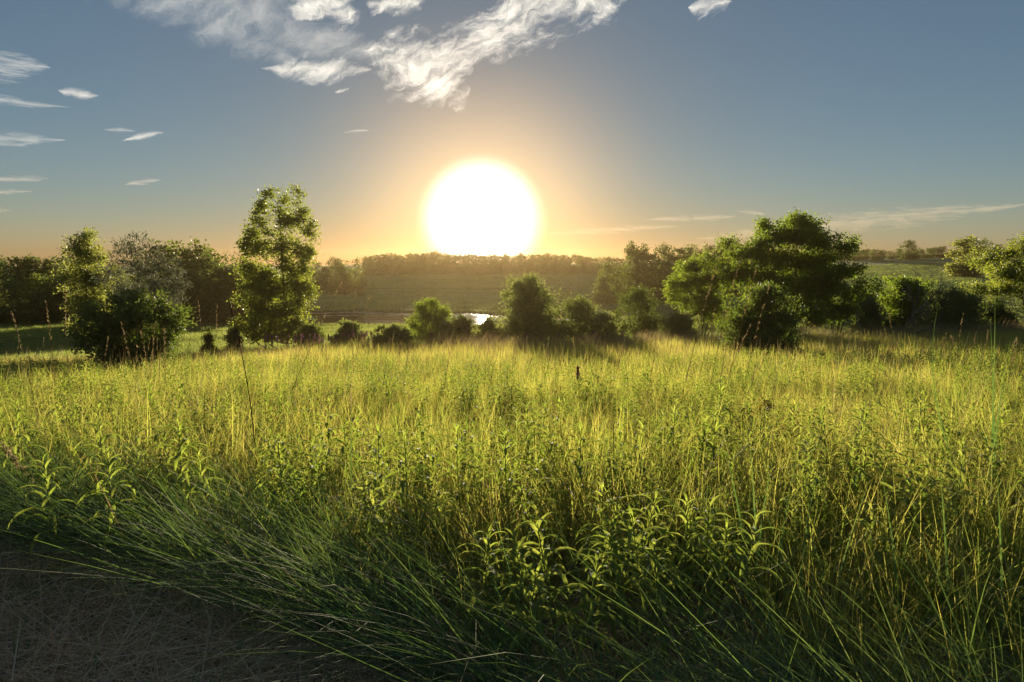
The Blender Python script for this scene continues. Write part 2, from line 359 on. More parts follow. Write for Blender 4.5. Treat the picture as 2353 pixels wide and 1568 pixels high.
wm, nb = new_mat('pond_water')
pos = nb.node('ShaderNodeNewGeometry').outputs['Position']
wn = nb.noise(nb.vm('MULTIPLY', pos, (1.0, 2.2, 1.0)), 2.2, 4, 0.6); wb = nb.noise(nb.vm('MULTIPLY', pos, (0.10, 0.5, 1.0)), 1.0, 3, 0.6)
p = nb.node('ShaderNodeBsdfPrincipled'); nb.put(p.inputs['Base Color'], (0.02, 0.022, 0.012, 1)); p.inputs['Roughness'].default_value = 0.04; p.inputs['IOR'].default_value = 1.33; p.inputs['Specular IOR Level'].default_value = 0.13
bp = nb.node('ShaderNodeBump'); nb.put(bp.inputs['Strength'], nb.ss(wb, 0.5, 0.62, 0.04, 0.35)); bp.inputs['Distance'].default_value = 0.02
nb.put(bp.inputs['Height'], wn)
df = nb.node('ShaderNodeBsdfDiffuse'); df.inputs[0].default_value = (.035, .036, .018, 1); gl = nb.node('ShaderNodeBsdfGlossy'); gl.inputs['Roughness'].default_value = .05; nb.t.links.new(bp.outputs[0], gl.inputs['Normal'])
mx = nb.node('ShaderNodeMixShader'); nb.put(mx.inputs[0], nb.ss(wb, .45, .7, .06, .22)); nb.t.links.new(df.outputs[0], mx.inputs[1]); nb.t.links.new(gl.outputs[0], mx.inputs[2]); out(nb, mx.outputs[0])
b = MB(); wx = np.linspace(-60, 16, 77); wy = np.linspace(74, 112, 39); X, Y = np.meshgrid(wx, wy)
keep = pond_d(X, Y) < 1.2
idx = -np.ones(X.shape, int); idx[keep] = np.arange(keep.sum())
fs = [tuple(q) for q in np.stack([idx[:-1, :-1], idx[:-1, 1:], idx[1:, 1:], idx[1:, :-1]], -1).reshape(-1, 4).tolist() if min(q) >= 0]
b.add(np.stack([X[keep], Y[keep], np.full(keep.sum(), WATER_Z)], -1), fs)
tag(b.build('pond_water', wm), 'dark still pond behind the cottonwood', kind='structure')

# ------------------------------------------------------------------ trees and shrubs
def nrm(v): return v / (np.linalg.norm(v, axis=-1, keepdims=True) + 1e-9)
def leaf_quads(r, c, size, elong=1.6, droop=0.0, up=0.0, dirs=None):
    """rhombic leaves at c; size (N,), long axis random, pulled down by droop or up by up"""
    n = len(c); a = r.normal(size=(n, 3)) if dirs is None else dirs + 0.45 * r.normal(size=(n, 3))
    a[:, 2] += (up - droop) * 1.6; a = nrm(a)
    b = nrm(np.cross(a, r.normal(size=(n, 3)))); nn = np.cross(a, b)
    L = size[:, None] * 0.5 * elong ** 0.5; Wd = size[:, None] * 0.5 / elong ** 0.5
    fold = nn * Wd * 0.35
    return np.stack([c - a * L, c + b * Wd + fold - a * L * 0.15, c + a * L, c - b * Wd + fold - a * L * 0.15], 1)
def curve_pts(p0, p1, bend, n, r):
    t = np.linspace(0, 1, n)[:, None]; p0 = np.asarray(p0); p1 = np.asarray(p1)
    off = np.zeros(3); off[2] = bend * np.linalg.norm((p1 - p0)[:2])
    j = r.normal(size=(n, 3)) * 0.03 * np.linalg.norm(p1 - p0); j[0] = 0; j[-1] = 0
    return p0 + (p1 - p0) * t + off * (4 * t * (1 - t)) * -0.25 + j
def make_tree(seed, lobes, trunks, n_leaf, leaf, elong=1.5, clump=0.16, subs=26, droop=0.0, up=0.0, limb=1.0, twigs=0.5, shell=0.45, spread=None):
    """lobes: rows (x, y, z, rx, ry, rz); trunks: list of (points, r0, r1).  returns (wood MB, leaf MB)"""
    r = np.random.default_rng(seed); wood = MB(); lf = MB()
    lobes = np.asarray(lobes, float)
    for pts, r0, r1 in trunks:
        wood.tube(pts, np.linspace(r0, r1, len(pts)) * np.where(np.arange(len(pts)) == 0, 1.35, 1), 7)
    tp = np.concatenate([np.asarray(t[0], float) for t in trunks]); trad = np.concatenate([np.linspace(t[1], t[2], len(t[0])) for t in trunks])
    vol = np.prod(lobes[:, 3:6], 1) ** 0.8; share = vol / vol.sum()
    for k, L in enumerate(lobes):
        c, rad = L[:3], L[3:6]
        want = c[2] - 0.75 * np.linalg.norm(tp[:, :2] - c[:2], axis=1)
        i = np.argmin(np.abs(tp[:, 2] - want) + 0.5 * np.linalg.norm(tp[:, :2] - c[:2], axis=1))
        rr = min(trad[i] * 0.6, 0.02 + 0.03 * rad.max()) * limb
        wood.tube(curve_pts(tp[i], c, 0.5, 6, r), np.linspace(rr, rr * 0.35, 6), 5)
        ns = max(4, int(subs * len(lobes) * share[k]))
        d = nrm(r.normal(size=(ns, 3))); sc = c + d * rad * (r.random((ns, 1)) ** shell)
        for q in range(ns):
            if r.random() < twigs:
                st = c + (sc[q] - c) * 0.05; wood.tube(curve_pts(st, sc[q] + (sc[q] - c) * 0.12, 0.3, 4, r), np.linspace(rr * 0.4, 0.004, 4), 3)
        nl = int(n_leaf * share[k]); w = r.random(ns) + 0.35; w /= w.sum()
        pick = r.choice(ns, nl, p=w)
        cl = clump if spread is None else spread[k]
        offs = r.normal(size=(nl, 3)) * cl * np.array([1, 1, 0.85])
        tint = np.clip(0.5 + 0.25 * r.normal(size=nl) + (r.random(ns)[pick] - 0.5) * 0.3, 0, 1)
        dirs = nrm(sc[pick] - c) if up or droop else None
        lf.quads(leaf_quads(r, sc[pick] + offs, leaf * r.uniform(0.65, 1.3, nl), elong, droop, up, dirs), tint)
    return wood, lf
def plant_tree(name, loc, wl, mat, label, cat='tree', group=None, bark='bark', parts=('trunk', 'crown')):
    o = empty(name, loc); wood, lf = wl
    wood.build(parts[0], M[bark], o); lf.build(parts[1], M[mat], o, smooth=False)
    return tag(o, label, cat, group)
def round_lobes(seed, w, h, base, n, flat=1.0, lob=0.36, shape='round'):
    """lobes filling a crown of width w between base and h"""
    r = np.random.default_rng(seed); Ls = []
    for k in range(n):
        t = (k + 0.5) / n + r.uniform(-.5, .5) / n
        if shape == 'round': prof = math.sin(math.pi * min(1, max(0.0, 0.12 + 0.80 * t))) ** 0.7
        elif shape == 'bush': prof = (1 - t ** 2.2) ** 0.6
        elif shape == 'poplar': prof = 0.35 + 0.65 * math.sin(math.pi * min(1, 0.15 + 0.75 * t))
        else: prof = 1 - t * 0.75
        rad = w * 0.5 * prof; lr = w * lob * r.uniform(0.7, 1.15) * (0.62 if t > 0.8 else 1)
        a = k * 2.399 + r.uniform(-.5, .5); q = max(0, rad - lr * 0.75) * r.uniform(0.55, 1.1)
        z = base + t * (h - base) ; z = min(z, h - lr * flat * 0.8)
        z = max(z, lr * flat * 0.55)
        Ls.append((q * math.cos(a), q * math.sin(a), z, lr, lr, lr * flat))
    return Ls
def straight_trunk(h, r0, seed, lean=(0, 0), x0=0, y0=0, r1=0.02):
    r = np.random.default_rng(seed); n = 8; t = np.linspace(0, 1, n)
    pts = np.stack([x0 + lean[0] * t + 0.02 * h * np.cumsum(r.normal(size=n)) * 0.4 * t, y0 + lean[1] * t + 0.02 * h * np.cumsum(r.normal(size=n)) * 0.4 * t, t * h - 0.15], 1)
    return (pts, r0, r1)
def stems(seed, n, h, spread, r0=0.03):
    r = np.random.default_rng(seed); o = []
    for k in range(n):
        a = k * 2.399 + r.uniform(-.4, .4); q = spread * math.sqrt((k + 0.5) / n); hh = h * r.uniform(0.55, 0.9)
        t = np.linspace(0, 1, 5)
        o.append((np.stack([q * math.cos(a) * (0.15 + 0.85 * t ** 1.3), q * math.sin(a) * (0.15 + 0.85 * t ** 1.3), hh * t - 0.08], 1), r0 * r.uniform(.6, 1.2), 0.006))
    return o
def span(x0, x1, ytop, ybase, Y):
    """base location, width and height (m) of something seen between these picture columns and rows at depth Y"""
    xc = (x0 + x1) / 2; b_ = at(xc, ybase, Y); z = tz1(b_.x, Y)
    w = (at(x1, ybase, Y) - at(x0, ybase, Y)).length; h = at(xc, ytop, Y).z - z
    return Vector((b_.x, Y, z)), w, h

# --- the tall cottonwood left of the sun
S = 36 / FPX / math.cos(PITCH) * 0.995
loc, w, h = span(640, 680, 430, 778, 36)
def lobes_px(rows, cx, Y, loc, r, depth=0.8, fill=True):
    o = []; rows = list(rows) + [((a[0] + b[0]) / 2, (a[1] + b[1]) / 2, (a[2] + b[2]) * .36, (a[3] + b[3]) * .36) for a, b in zip(rows, rows[1:] + rows[:1]) if fill and abs(a[0] - b[0]) < 75 and abs(a[1] - b[1]) < 55]
    for (px, py, rx, ry) in rows:
        px += r.uniform(-.22, .22) * rx; py += r.uniform(-.25, .25) * ry; q = at(px, py, Y); rx *= 1.12; ry *= 1.1; o.append((q.x - loc.x, r.uniform(-depth, depth), q.z - loc.z, rx * Y / FPX, (rx + 8) * Y / FPX, ry * Y / FPX))
    return o
r_ = np.random.default_rng(3)
rows = [(612, 445, 18, 17), (600, 478, 20, 22), (640, 470, 16, 30), (682, 450, 14, 18), (690, 490, 20, 30), (655, 515, 30, 32), (610, 520, 24, 30), (577, 535, 20, 22), (563, 558, 16, 18), (705, 535, 20, 30),
        (590, 575, 32, 32), (640, 575, 34, 38), (690, 575, 30, 30), (715, 572, 14, 14), (570, 610, 28, 25), (615, 625, 30, 30), (665, 620, 30, 30), (705, 618, 20, 22)]
wl = make_tree(11, lobes_px(rows, 655, 36, loc, r_, 0.7, False), [straight_trunk(h * 0.93, 0.085, 5, (-0.15, 0.1)), ], 15500, 0.10, 1.25, 0.15, 30, shell=0.62, twigs=0.7)
rows = [(570, 655, 28, 28), (610, 665, 35, 32), (660, 665, 36, 32), (700, 655, 24, 28), (560, 700, 30, 26), (600, 715, 35, 30), (650, 715, 36, 30), (695, 700, 30, 30), (570, 740, 26, 22), (620, 750, 30, 18), (665, 748, 30, 20), (700, 735, 24, 22), (545, 690, 12, 14), (715, 680, 12, 18), (590, 768, 34, 20), (640, 772, 36, 18), (690, 764, 28, 18), (550, 762, 20, 18)]
wl2 = make_tree(12, lobes_px(rows, 655, 36, loc, r_, 0.9), [straight_trunk(h * 0.45, 0.05, 6)], 21000, 0.10, 1.25, 0.14, 32, shell=0.55, twigs=0.5)
o = empty('cottonwood_tree', loc)
wl[0].build('trunk', M['bark'], o); wl[1].build('crown', M['cottonwood'], o, smooth=False)
wl2[1].build('lower_foliage', M['cottonwood'], o, smooth=False); wl2[0].build('lower_branches', M['bark'], o)
tag(o, 'tall narrow cottonwood with forked top standing alone left of the sun', 'tree')
l2, w2, h2 = span(595, 625, 600, 778, 36.6)
wl = make_tree(13, [(0, 0, h2 * .5, .5, .5, .7), (0.1, .1, h2 * .8, .4, .4, .6), (-.3, 0, h2 * .35, .4, .4, .5)], [straight_trunk(h2 * .9, 0.05, 8)], 1600, 0.11, 1.25, 0.12, 24)
plant_tree('cottonwood_sapling', l2, wl, 'cottonwood', 'slim second cottonwood trunk close beside the foot of the tall forked cottonwood', 'tree')

# --- left group
loc, w, h = span(150, 262, 530, 792, 38)
rows = [(212, 545, 22, 20), (190, 580, 30, 25), (225, 590, 28, 30), (170, 625, 20, 25), (200, 640, 40, 30), (240, 645, 26, 35), (180, 690, 28, 28), (215, 700, 36, 30), (185, 740, 22, 30), (220, 750, 30, 30), (165, 655, 14, 14)]
wl = make_tree(21, lobes_px(rows, 205, 38, loc, r_), [straight_trunk(h * .9, 0.07, 9, (0.1, 0)), straight_trunk(h * .6, 0.05, 10, (-0.5, 0))], 15000, 0.098, 1.3, 0.14, 26, shell=0.6)
plant_tree('poplar_tree', loc, wl, 'poplar', 'pale yellow-green sunlit poplar behind the dark bush on the left', 'tree')
loc, w, h = span(240, 425, 545, 790, 32)
rows = [(310, 560, 16, 22), (345, 575, 20, 28), (280, 570, 24, 28), (380, 610, 28, 30), (300, 610, 36, 32), (345, 625, 40, 36), (265, 625, 28, 32), (405, 640, 20, 30), (385, 665, 34, 30), (320, 670, 46, 34), (270, 680, 30, 34), (360, 715, 40, 34), (295, 730, 40, 34), (400, 700, 22, 30)]
wl = make_tree(22, lobes_px(rows, 330, 32, loc, r_), stems(22, 5, h * 1.02, 0.9, 0.045), 9000, 0.085, 3.4, 0.13, 28, up=0.35, shell=0.65, twigs=0.9)
plant_tree('silver_tree', loc, wl, 'olive', 'grey-leaved olive tree with thin upright twigs between the poplar and the cottonwood', 'tree')
loc, w, h = span(172, 432, 668, 842, 17.5)
rows = [(300, 690, 45, 22), (250, 715, 45, 30), (345, 715, 45, 30), (300, 735, 60, 40), (215, 750, 36, 34), (385, 755, 38, 32), (265, 775, 55, 40), (340, 780, 55, 38), (210, 795, 36, 30), (405, 790, 26, 24), (300, 805, 60, 26), (235, 815, 45, 18), (365, 808, 40, 18)]
wl = make_tree(23, lobes_px(rows, 300, 17.5, loc, r_, 0.7), stems(23, 9, h, 1.0, 0.025), 17000, 0.062, 1.6, 0.085, 34, shell=0.55, twigs=0.8, up=0.1)
plant_tree('dark_bush', loc, wl, 'dark', 'dense dark rounded bush standing in the sunlit meadow at the left', 'bush', parts=('stem', 'foliage'))

# --- bushes along the far edge of the meadow
def bush(x0, x1, yt, yb, Y, seed, mat, label, name='bush', leaf=0.078, elong=2.0, dens=1.0, n=9, up=0.15, cat='bush', grp=None, clump=0.12, shape='bush', flat=0.9, droop=0.0):
    loc, w, h = span(x0, x1, yt, yb, Y); w *= 1.1; h *= 1.0
    L = round_lobes(seed, w * 1.12, h, 0.05 * h, n + 3, flat, 0.27, shape) + [(q * w, (j % 2 - .5) * 0.3 * w, 0.2 * h, 0.2 * w, 0.2 * w, 0.2 * h) for j, q in enumerate((-.34, -.1, .12, .35))]
    wl = make_tree(seed, L, stems(seed, 7, h, w * 0.3, 0.02 + 0.006 * h), int(16000 * dens), leaf, elong, clump * max(0.8, w / 2.6), 26, up=up, droop=droop, shell=0.55, twigs=0.7)
    return plant_tree(name, loc, wl, mat, label, cat, grp, parts=('stem', 'foliage'))
G1 = 'bushes along the far edge of the meadow'
bush(938, 1048, 690, 785, 40, 31, 'sumac', 'round green bush right of the open pond water below the low sun', grp=G1, up=0.2)
bush(1145, 1285, 636, 785, 42, 32, 'willow', 'tallest rounded bush in the middle of the meadow edge, right of the sun', dens=1.6, n=12, grp=G1, up=0.25, leaf=0.1)
bush(1262, 1392, 684, 785, 40, 33, 'willow', 'lower grey-green bush leaning on the right side of the tallest middle bush', dens=1.1, grp=G1)
bush(1408, 1518, 658, 780, 43, 34, 'dark', 'dark-centred bush with bare lower twigs left of the sumac', dens=1.0, grp=G1, n=10)
bush(1512, 1604, 718, 785, 36, 35, 'willow', 'low grey-green bush at the foot of the sumac', dens=0.7, grp=G1, up=0.4, elong=2.6)
bush(768, 842, 740, 792, 33, 36, 'willow', 'small upright willow clump just right of the cottonwood foot', dens=0.7, grp=G1, up=0.7, elong=3.2, n=6)
bush(866, 942, 748, 800, 30, 37, 'willow', 'small upright willow clump in front of the round green bush', dens=0.7, grp=G1, up=0.7, elong=3.2, n=6)
bush(858, 900, 752, 792, 33, 38, 'dark', 'smallest dark willow shoot behind the small clump in front of the pond', dens=0.4, grp=G1, up=0.7, elong=3.0, n=5)
bush(1030, 1100, 728, 785, 38, 39, 'wood', 'low dark brush between the round green bush and the pond glint', dens=0.6, grp=G1, n=6)
bush(1090, 1160, 732, 785, 38.5, 40, 'willow', 'low olive brush below the pond glint, beside the tallest middle bush', dens=0.6, grp=G1, n=6)
bush(1355, 1425, 715, 785, 38, 41, 'willow', 'low grey brush between the leaning bush and the dark-centred bush', dens=0.5, grp=G1, n=6)
bush(1000, 1050, 738, 790, 36.5, 42, 'willow', 'narrow brush touching the right side of the round green bush', dens=0.4, grp=G1, n=5, up=0.4)
bush(680, 742, 748, 788, 33.5, 43, 'dark', 'low dark scrub under the right side of the cottonwood', dens=0.5, grp=G1, n=6)
bush(520, 556, 755, 786, 33.5, 44, 'dark', 'low dark scrub under the left side of the cottonwood', dens=0.35, grp=G1, n=5)
bush(468, 492, 756, 782, 34, 45, 'dark', 'tiny dark shrub between the dark bush and the cottonwood', dens=0.25, grp=G1, n=4)
# --- right group
loc, w, h = span(1530, 1690, 585, 770, 44)
rows = [(1585, 610, 34, 20), (1640, 605, 34, 20), (1560, 650, 28, 26), (1610, 645, 40, 26), (1655, 645, 30, 26), (1575, 690, 34, 26), (1630, 690, 40, 28), (1600, 725, 40, 24), (1545, 660, 16, 16), (1660, 720, 30, 24)]
wl = make_tree(51, lobes_px(rows, 1610, 44, loc, r_), stems(51, 6, h, 1.2, 0.05), 18000, 0.11, 2.6, 0.17, 26, droop=0.35, shell=0.55, twigs=0.6)
plant_tree('sumac_tree', loc, wl, 'sumac', 'spreading mid-green sumac with drooping leaves left of the largest tree', 'tree')
loc, w, h = span(1760, 1870, 493, 765, 43)
rows = [(1810, 508, 34, 16), (1850, 515, 32, 16), (1765, 525, 28, 18), (1880, 540, 30, 20), (1740, 555, 34, 22), (1800, 545, 45, 24), (1850, 560, 45, 24), (1915, 565, 28, 22), (1930, 590, 22, 16), (1715, 590, 38, 26), (1780, 590, 45, 28), (1840, 600, 45, 28), (1895, 605, 40, 26), (1700, 630, 36, 28), (1760, 640, 45, 30), (1830, 650, 50, 30), (1890, 645, 40, 26), (1690, 560, 20, 14), (1730, 690, 40, 30), (1800, 700, 50, 30)]
wl = make_tree(52, lobes_px(rows, 1810, 43, loc, r_, 1.6), [straight_trunk(h * .82, 0.16, 12, (0.1, 0)), straight_trunk(h * .6, 0.1, 13, (1.2, 0)), straight_trunk(h * .6, 0.1, 14, (-1.3, .2))], 46000, 0.12, 2.1, 0.20, 36, droop=0.45, shell=0.65, twigs=0.7)
plant_tree('walnut_tree', loc, wl, 'sumac', 'largest tree in view, broad dark green dome on the right', 'tree')
loc, w, h = span(1830, 2010, 600, 765, 40)
rows = [(1900, 640, 45, 24), (1955, 625, 34, 18), (1860, 670, 40, 26), (1920, 680, 45, 28), (1975, 660, 34, 24), (1880, 715, 45, 28), (1950, 715, 45, 28), (1990, 700, 20, 24), (1850, 730, 30, 20)]
wl = make_tree(53, lobes_px(rows, 1920, 40, loc, r_), stems(53, 7, h, 1.4, 0.04), 18000, 0.11, 2.4, 0.17, 26, droop=0.4, shell=0.55, twigs=0.6)
plant_tree('sumac_bush', loc, wl, 'sumac', 'wide leafy sumac bush in front of the right flank of the largest tree', 'bush', parts=('stem', 'foliage'))
bush(1668, 1842, 655, 808, 22, 54, 'dark', 'loose dark green bush with upright shoots standing forward in the right meadow', dens=1.4, n=13, leaf=0.065, elong=2.3, up=0.5, clump=0.1, grp=None)
bush(2010, 2142, 640, 765, 39, 55, 'sumac', 'dark green bush behind the bare dead shrub', dens=1.3, n=9, leaf=0.11, droop=0.3, up=0)
bush(2122, 2256, 668, 770, 35, 56, 'willow', 'olive bush between the dead shrub and the bright tree at the right edge', dens=1.2, n=9, up=0.5, elong=2.4)
bush(1960, 2030, 690, 768, 37, 57, 'willow', 'narrow sage-green brush left of the dead shrub', dens=0.6, n=6, up=0.4)
bush(2240, 2330, 690, 770, 36, 58, 'dark', 'dark low brush under the bright tree at the right edge', dens=0.7, n=7)
loc, w, h = span(2245, 2500, 535, 760, 37)
rows = [(2335, 560, 34, 22), (2300, 590, 40, 24), (2375, 575, 44, 30), (2270, 625, 34, 26), (2330, 630, 50, 30), (2390, 630, 50, 36), (2280, 665, 36, 20), (2340, 670, 45, 26), (2430, 600, 50, 40), (2450, 660, 50, 40), (2390, 690, 50, 30), (2350, 545, 20, 10)]
wl = make_tree(59, lobes_px(rows, 2370, 37, loc, r_, 1.3), stems(59, 6, h, 1.4, 0.05), 26000, 0.095, 1.9, 0.16, 30, shell=0.6, droop=0.2, twigs=0.7)
plant_tree('bright_tree', loc, wl, 'cottonwood', 'bright yellow-green spreading tree cut by the right edge of the view', 'tree')

# --- bare dead shrub and fallen branch
def branch(b, r, p, d, ln, rad, lev):
    n = 5; pts = [p]; dd = d.copy()
    for i in range(n - 1):
        dd = nrm(dd + r.normal(size=3) * 0.16 + np.array([0, 0, 0.04])); pts.append(pts[-1] + dd * ln / (n - 1))
    b.tube(pts, np.linspace(rad, rad * 0.55, n), 5 if lev < 2 else 3)
    if lev >= 4: return
    for k in range(3 if lev < 3 else 2):
        q = pts[min(n - 1, 2 + k)]; nd = nrm(dd + r.normal(size=3) * 0.55 + np.array([0, 0, 0.12])); branch(b, r, q, nd, ln * r.uniform(0.55, 0.75), rad * 0.55, lev + 1)
loc, w, h = span(2040, 2150, 592, 762, 36); b = MB(); r = np.random.default_rng(61)
for k, dv in enumerate([(-.45, 0, 1), (.1, .2, 1), (.5, -.1, 1), (-.1, -.3, 1), (.85, .1, .8), (-.8, .1, .7)]):
    branch(b, r, np.array([0, 0, -0.1]), nrm(np.array(dv, float)), h * 0.42, 0.05, 0)
tag(b.build('dead_shrub', M['greybark'], loc=loc), 'bare dead shrub with tangled grey-brown twigs against the right field', 'shrub')
b = MB(); r = np.random.default_rng(62)
p0 = ground_hit(2015, 778, 0.3, 15, 40) + Vector((0, 0, 0.1)); branch(b, r, np.array([0, 0, 0.15]), nrm(np.array([1.0, .1, .22])), 1.9, 0.05, 1)
tag(b.build('fallen_branch', M['greybark'], loc=p0), 'fallen dark dead branch lying in the grass below the dead shrub', 'branch')

# --- the woods beyond: individual trees sharing a few crowns
def wood_proto(seed, shape, w, h, mat, n=10, leaf=0.27, nl=4000, el=1.3):
    L = round_lobes(seed, w, h, 0.12 * h, n, 0.85, 0.28, shape) + [(w * .3 * math.cos(a), w * .3 * math.sin(a), .16 * h, w * .24, w * .24, h * .17) for a in (0, 1.3, 2.5, 3.8, 5)]
    wood, lf = make_tree(seed, L, [straight_trunk(h * .8, 0.16, seed)], nl, leaf, el, 0.30, 24, shell=0.5, twigs=0.0)
    return wood.mesh('trunk', M['bark']), lf.mesh('crown', M[mat], False), h
protos = [wood_proto(101, 'round', 7.0, 8, 'wood'), wood_proto(102, 'round', 6.0, 8, 'wood', 12), wood_proto(103, 'bush', 6.5, 8, 'wood', 12), wood_proto(104, 'poplar', 4.0, 8, 'wood', 10),
          wood_proto(105, 'round', 8.0, 8, 'dark', 13, nl=5000), wood_proto(106, 'bush', 7.5, 8, 'willow', 12, nl=4600), wood_proto(107, 'poplar', 3.6, 8, 'poplar', 9), wood_proto(108, 'round', 5.0, 8, 'wood', 9, nl=2000)]
WOODTREES = []
def wood_tree(px, ytop, Y, k, label, group=None, wscale=1.0, name='woodland_tree', dz=0.0):
    d = ray(px, 600); x = d.x * Y; z = tz1(x, Y) + dz; h = at(px, ytop, Y).z - z
    tm, cm, ph = protos[k]; s = h / ph
    o = empty(name, (x, Y, z), random.uniform(0, 6.28)); o.scale = (s * wscale, s * wscale, s)
    link(bpy.data.objects.new('trunk', tm), o); link(bpy.data.objects.new('crown', cm), o)
    tag(o, label, 'tree', group); WOODTREES.append(o); return o
rr = random.Random(5)
# ridge woods right below the sun
GH = 'trees of the wood on the far hill'
def top_ridge(px):
    return np.interp(px, [735, 830, 860, 950, 1000, 1110, 1250, 1330, 1420], [606, 590, 583, 582, 580, 587, 582, 587, 590])
px = 845
while px < 1440:
    Y = rr.uniform(262, 285)
    wood_tree(px, top_ridge(px) + rr.uniform(-2, 5), Y, rr.choice([0, 1, 2, 3, 4]), 'dark tree in the unbroken wood along the hilltop under the sun', GH, 1.25)
    px += rr.uniform(9, 15)
px = 850
while px < 1400:
    wood_tree(px, rr.uniform(598, 612), rr.uniform(250, 258), rr.choice([2, 5, 2]), 'low bushy tree at the foot of the hilltop wood, in the sun haze', 'bushy trees at the foot of the hilltop wood', 1.5)
    px += rr.uniform(16, 26)
# clump left of the hill wood
wood_tree(770, 594, 165, 0, 'domed tree standing over the dark clump right of the cottonwood', None, 1.3)
wood_tree(820, 590, 170, 7, 'thin airy tree between the dark clump and the hilltop wood', None, 1.0)
wood_tree(748, 612, 150, 2, 'left half of the dark clump just right of the cottonwood', None, 1.1)
wood_tree(790, 608, 148, 4, 'right half of the dark clump just right of the cottonwood', None, 1.1)
wood_tree(815, 618, 158, 2, 'low dark tree closing the right end of the clump beyond the pond', None, 1.0)
wood_tree(826, 654, 140, 7, 'small lone sapling on the grassy slope beyond the pond', None, 1.0, 'sapling_tree')
wood_tree(725, 600, 168, 1, 'dark tree peeping out behind the right edge of the cottonwood', None, 1.0)
# far left wood
LW = ['tall tree of the left wood just outside the left edge', 'tall tree of the dark left wood cut by the left edge', 'first whole tall tree of the dark left wood, next to the left edge', 'second whole tall tree of the dark left wood', 'third whole tall tree of the dark left wood, highest of its row',
      'tall tree of the left wood just left of the pale poplar', 'tall tree of the left wood behind the left side of the pale poplar', 'lower rounded tree at the left edge fronting the dark wood', 'middle one of the lower rounded trees fronting the left wood', 'lower rounded tree fronting the left wood near the pale poplar',
      'lower paler tree fronting the left wood outside the left edge', 'lower rounded tree fronting the left wood behind the pale poplar', 'tall tree of the left wood hidden behind the pale poplar', 'tall tree of the left wood between poplar and grey-leaved olive tree']
for i, (px, yt, Y, k) in enumerate([(-60, 590, 95, 4), (-10, 600, 92, 0), (25, 585, 108, 1), (60, 592, 110, 0), (95, 590, 112, 4), (135, 588, 112, 1), (170, 592, 108, 0), (20, 640, 84, 2), (75, 630, 82, 4), (125, 645, 84, 2), (-40, 640, 82, 5), (160, 640, 86, 2), (205, 600, 100, 0), (245, 610, 100, 4)]):
    wood_tree(px, yt, Y, k, LW[i], ['tall trees of the left wood', 'lower trees fronting the left wood'][7 <= i <= 11], 1.15)
for px, yt, Y, k, lab in [(408, 553, 92, 4, 'highest dark dome behind the grey-leaved olive tree'), (450, 570, 94, 0, 'dark tree right of the highest dome behind the olive tree'), (375, 572, 95, 1, 'dark tree left of the highest dome behind the olive tree'),
                          (485, 585, 90, 4, 'broad dark tree between the olive tree and the cottonwood'), (522, 578, 98, 7, 'airy flat-topped tree showing sky just left of the cottonwood'), (510, 612, 86, 2, 'low dark tree at the left edge of the cottonwood'),
                          (440, 620, 84, 2, 'low dark tree fronting the wood right of the olive tree'), (550, 610, 88, 4, 'dark tree half hidden behind the left side of the cottonwood'), (610, 615, 95, 2, 'dark tree behind the middle of the cottonwood'), (670, 615, 110, 0, 'dark tree behind the right side of the cottonwood')]:
    wood_tree(px, yt, Y, k, lab, None, 1.1)
# right middle wood
for px, yt, Y, k, lab, ws in [(1452, 556, 135, 3, 'tall twin-topped poplar standing above the right middle wood', .8), (1478, 562, 136, 3, 'second poplar top close to the twin-topped poplar', .7), (1415, 602, 122, 4, 'wide low dark tree at the left end of the right middle wood', 1.1),
                              (1462, 585, 128, 0, 'dark tree below the twin-topped poplar', 1.1), (1500, 580, 128, 1, 'dark tree right of the twin-topped poplar', 1.0), (1385, 640, 120, 2, 'lowest shrubby tree reaching onto the slope left of the middle wood', 1.3), (1525, 565, 150, 0, 'first tree of the raised row behind the sumac', 1.1),
                              (1560, 566, 150, 1, 'second tree of the raised row behind the sumac', 1.1), (1600, 562, 152, 4, 'broad middle tree of the raised row behind the sumac', 1.0), (1640, 560, 150, 1, 'fourth tree of the raised row, left of the largest tree', 1.1), (1675, 552, 148, 0, 'last tree of the raised row, touching the largest tree', 1.0),
                              (1530, 600, 120, 2, 'dark tree behind the left edge of the sumac', 1.1), (1705, 560, 130, 0, 'dark tree behind the left shoulder of the largest tree', 1.1)]:
    wood_tree(px, yt, Y, k, lab, None, ws)
# far right wood and the trees on its field
px = 1930
while px < 2420:
    wood_tree(px, rr.uniform(566, 578), rr.uniform(305, 330), rr.choice([0, 1, 2, 4]), 'tree of the low dark wood beyond the right field', 'trees of the wood beyond the right field', 1.5)
    px += rr.uniform(12, 20)
wood_tree(2088, 553, 300, 0, 'round-topped tree rising above the wood beyond the right field', None, 1.3)
wood_tree(2215, 541, 190, 6, 'pale sunlit poplar standing alone on the right field', None, 1.6)
wood_tree(2245, 546, 215, 4, 'darker tree right behind the pale poplar on the right field', None, 1.0)
wood_tree(2050, 598, 285, 2, 'small round shrub-like tree at the edge of the right field', None, 1.6)
wood_tree(2235, 600, 190, 2, 'low dark shrub at the foot of the pale poplar', None, 1.6)
wood_tree(2290, 560, 260, 1, 'dark tree beside the bright tree at the right edge', None, 1.2)

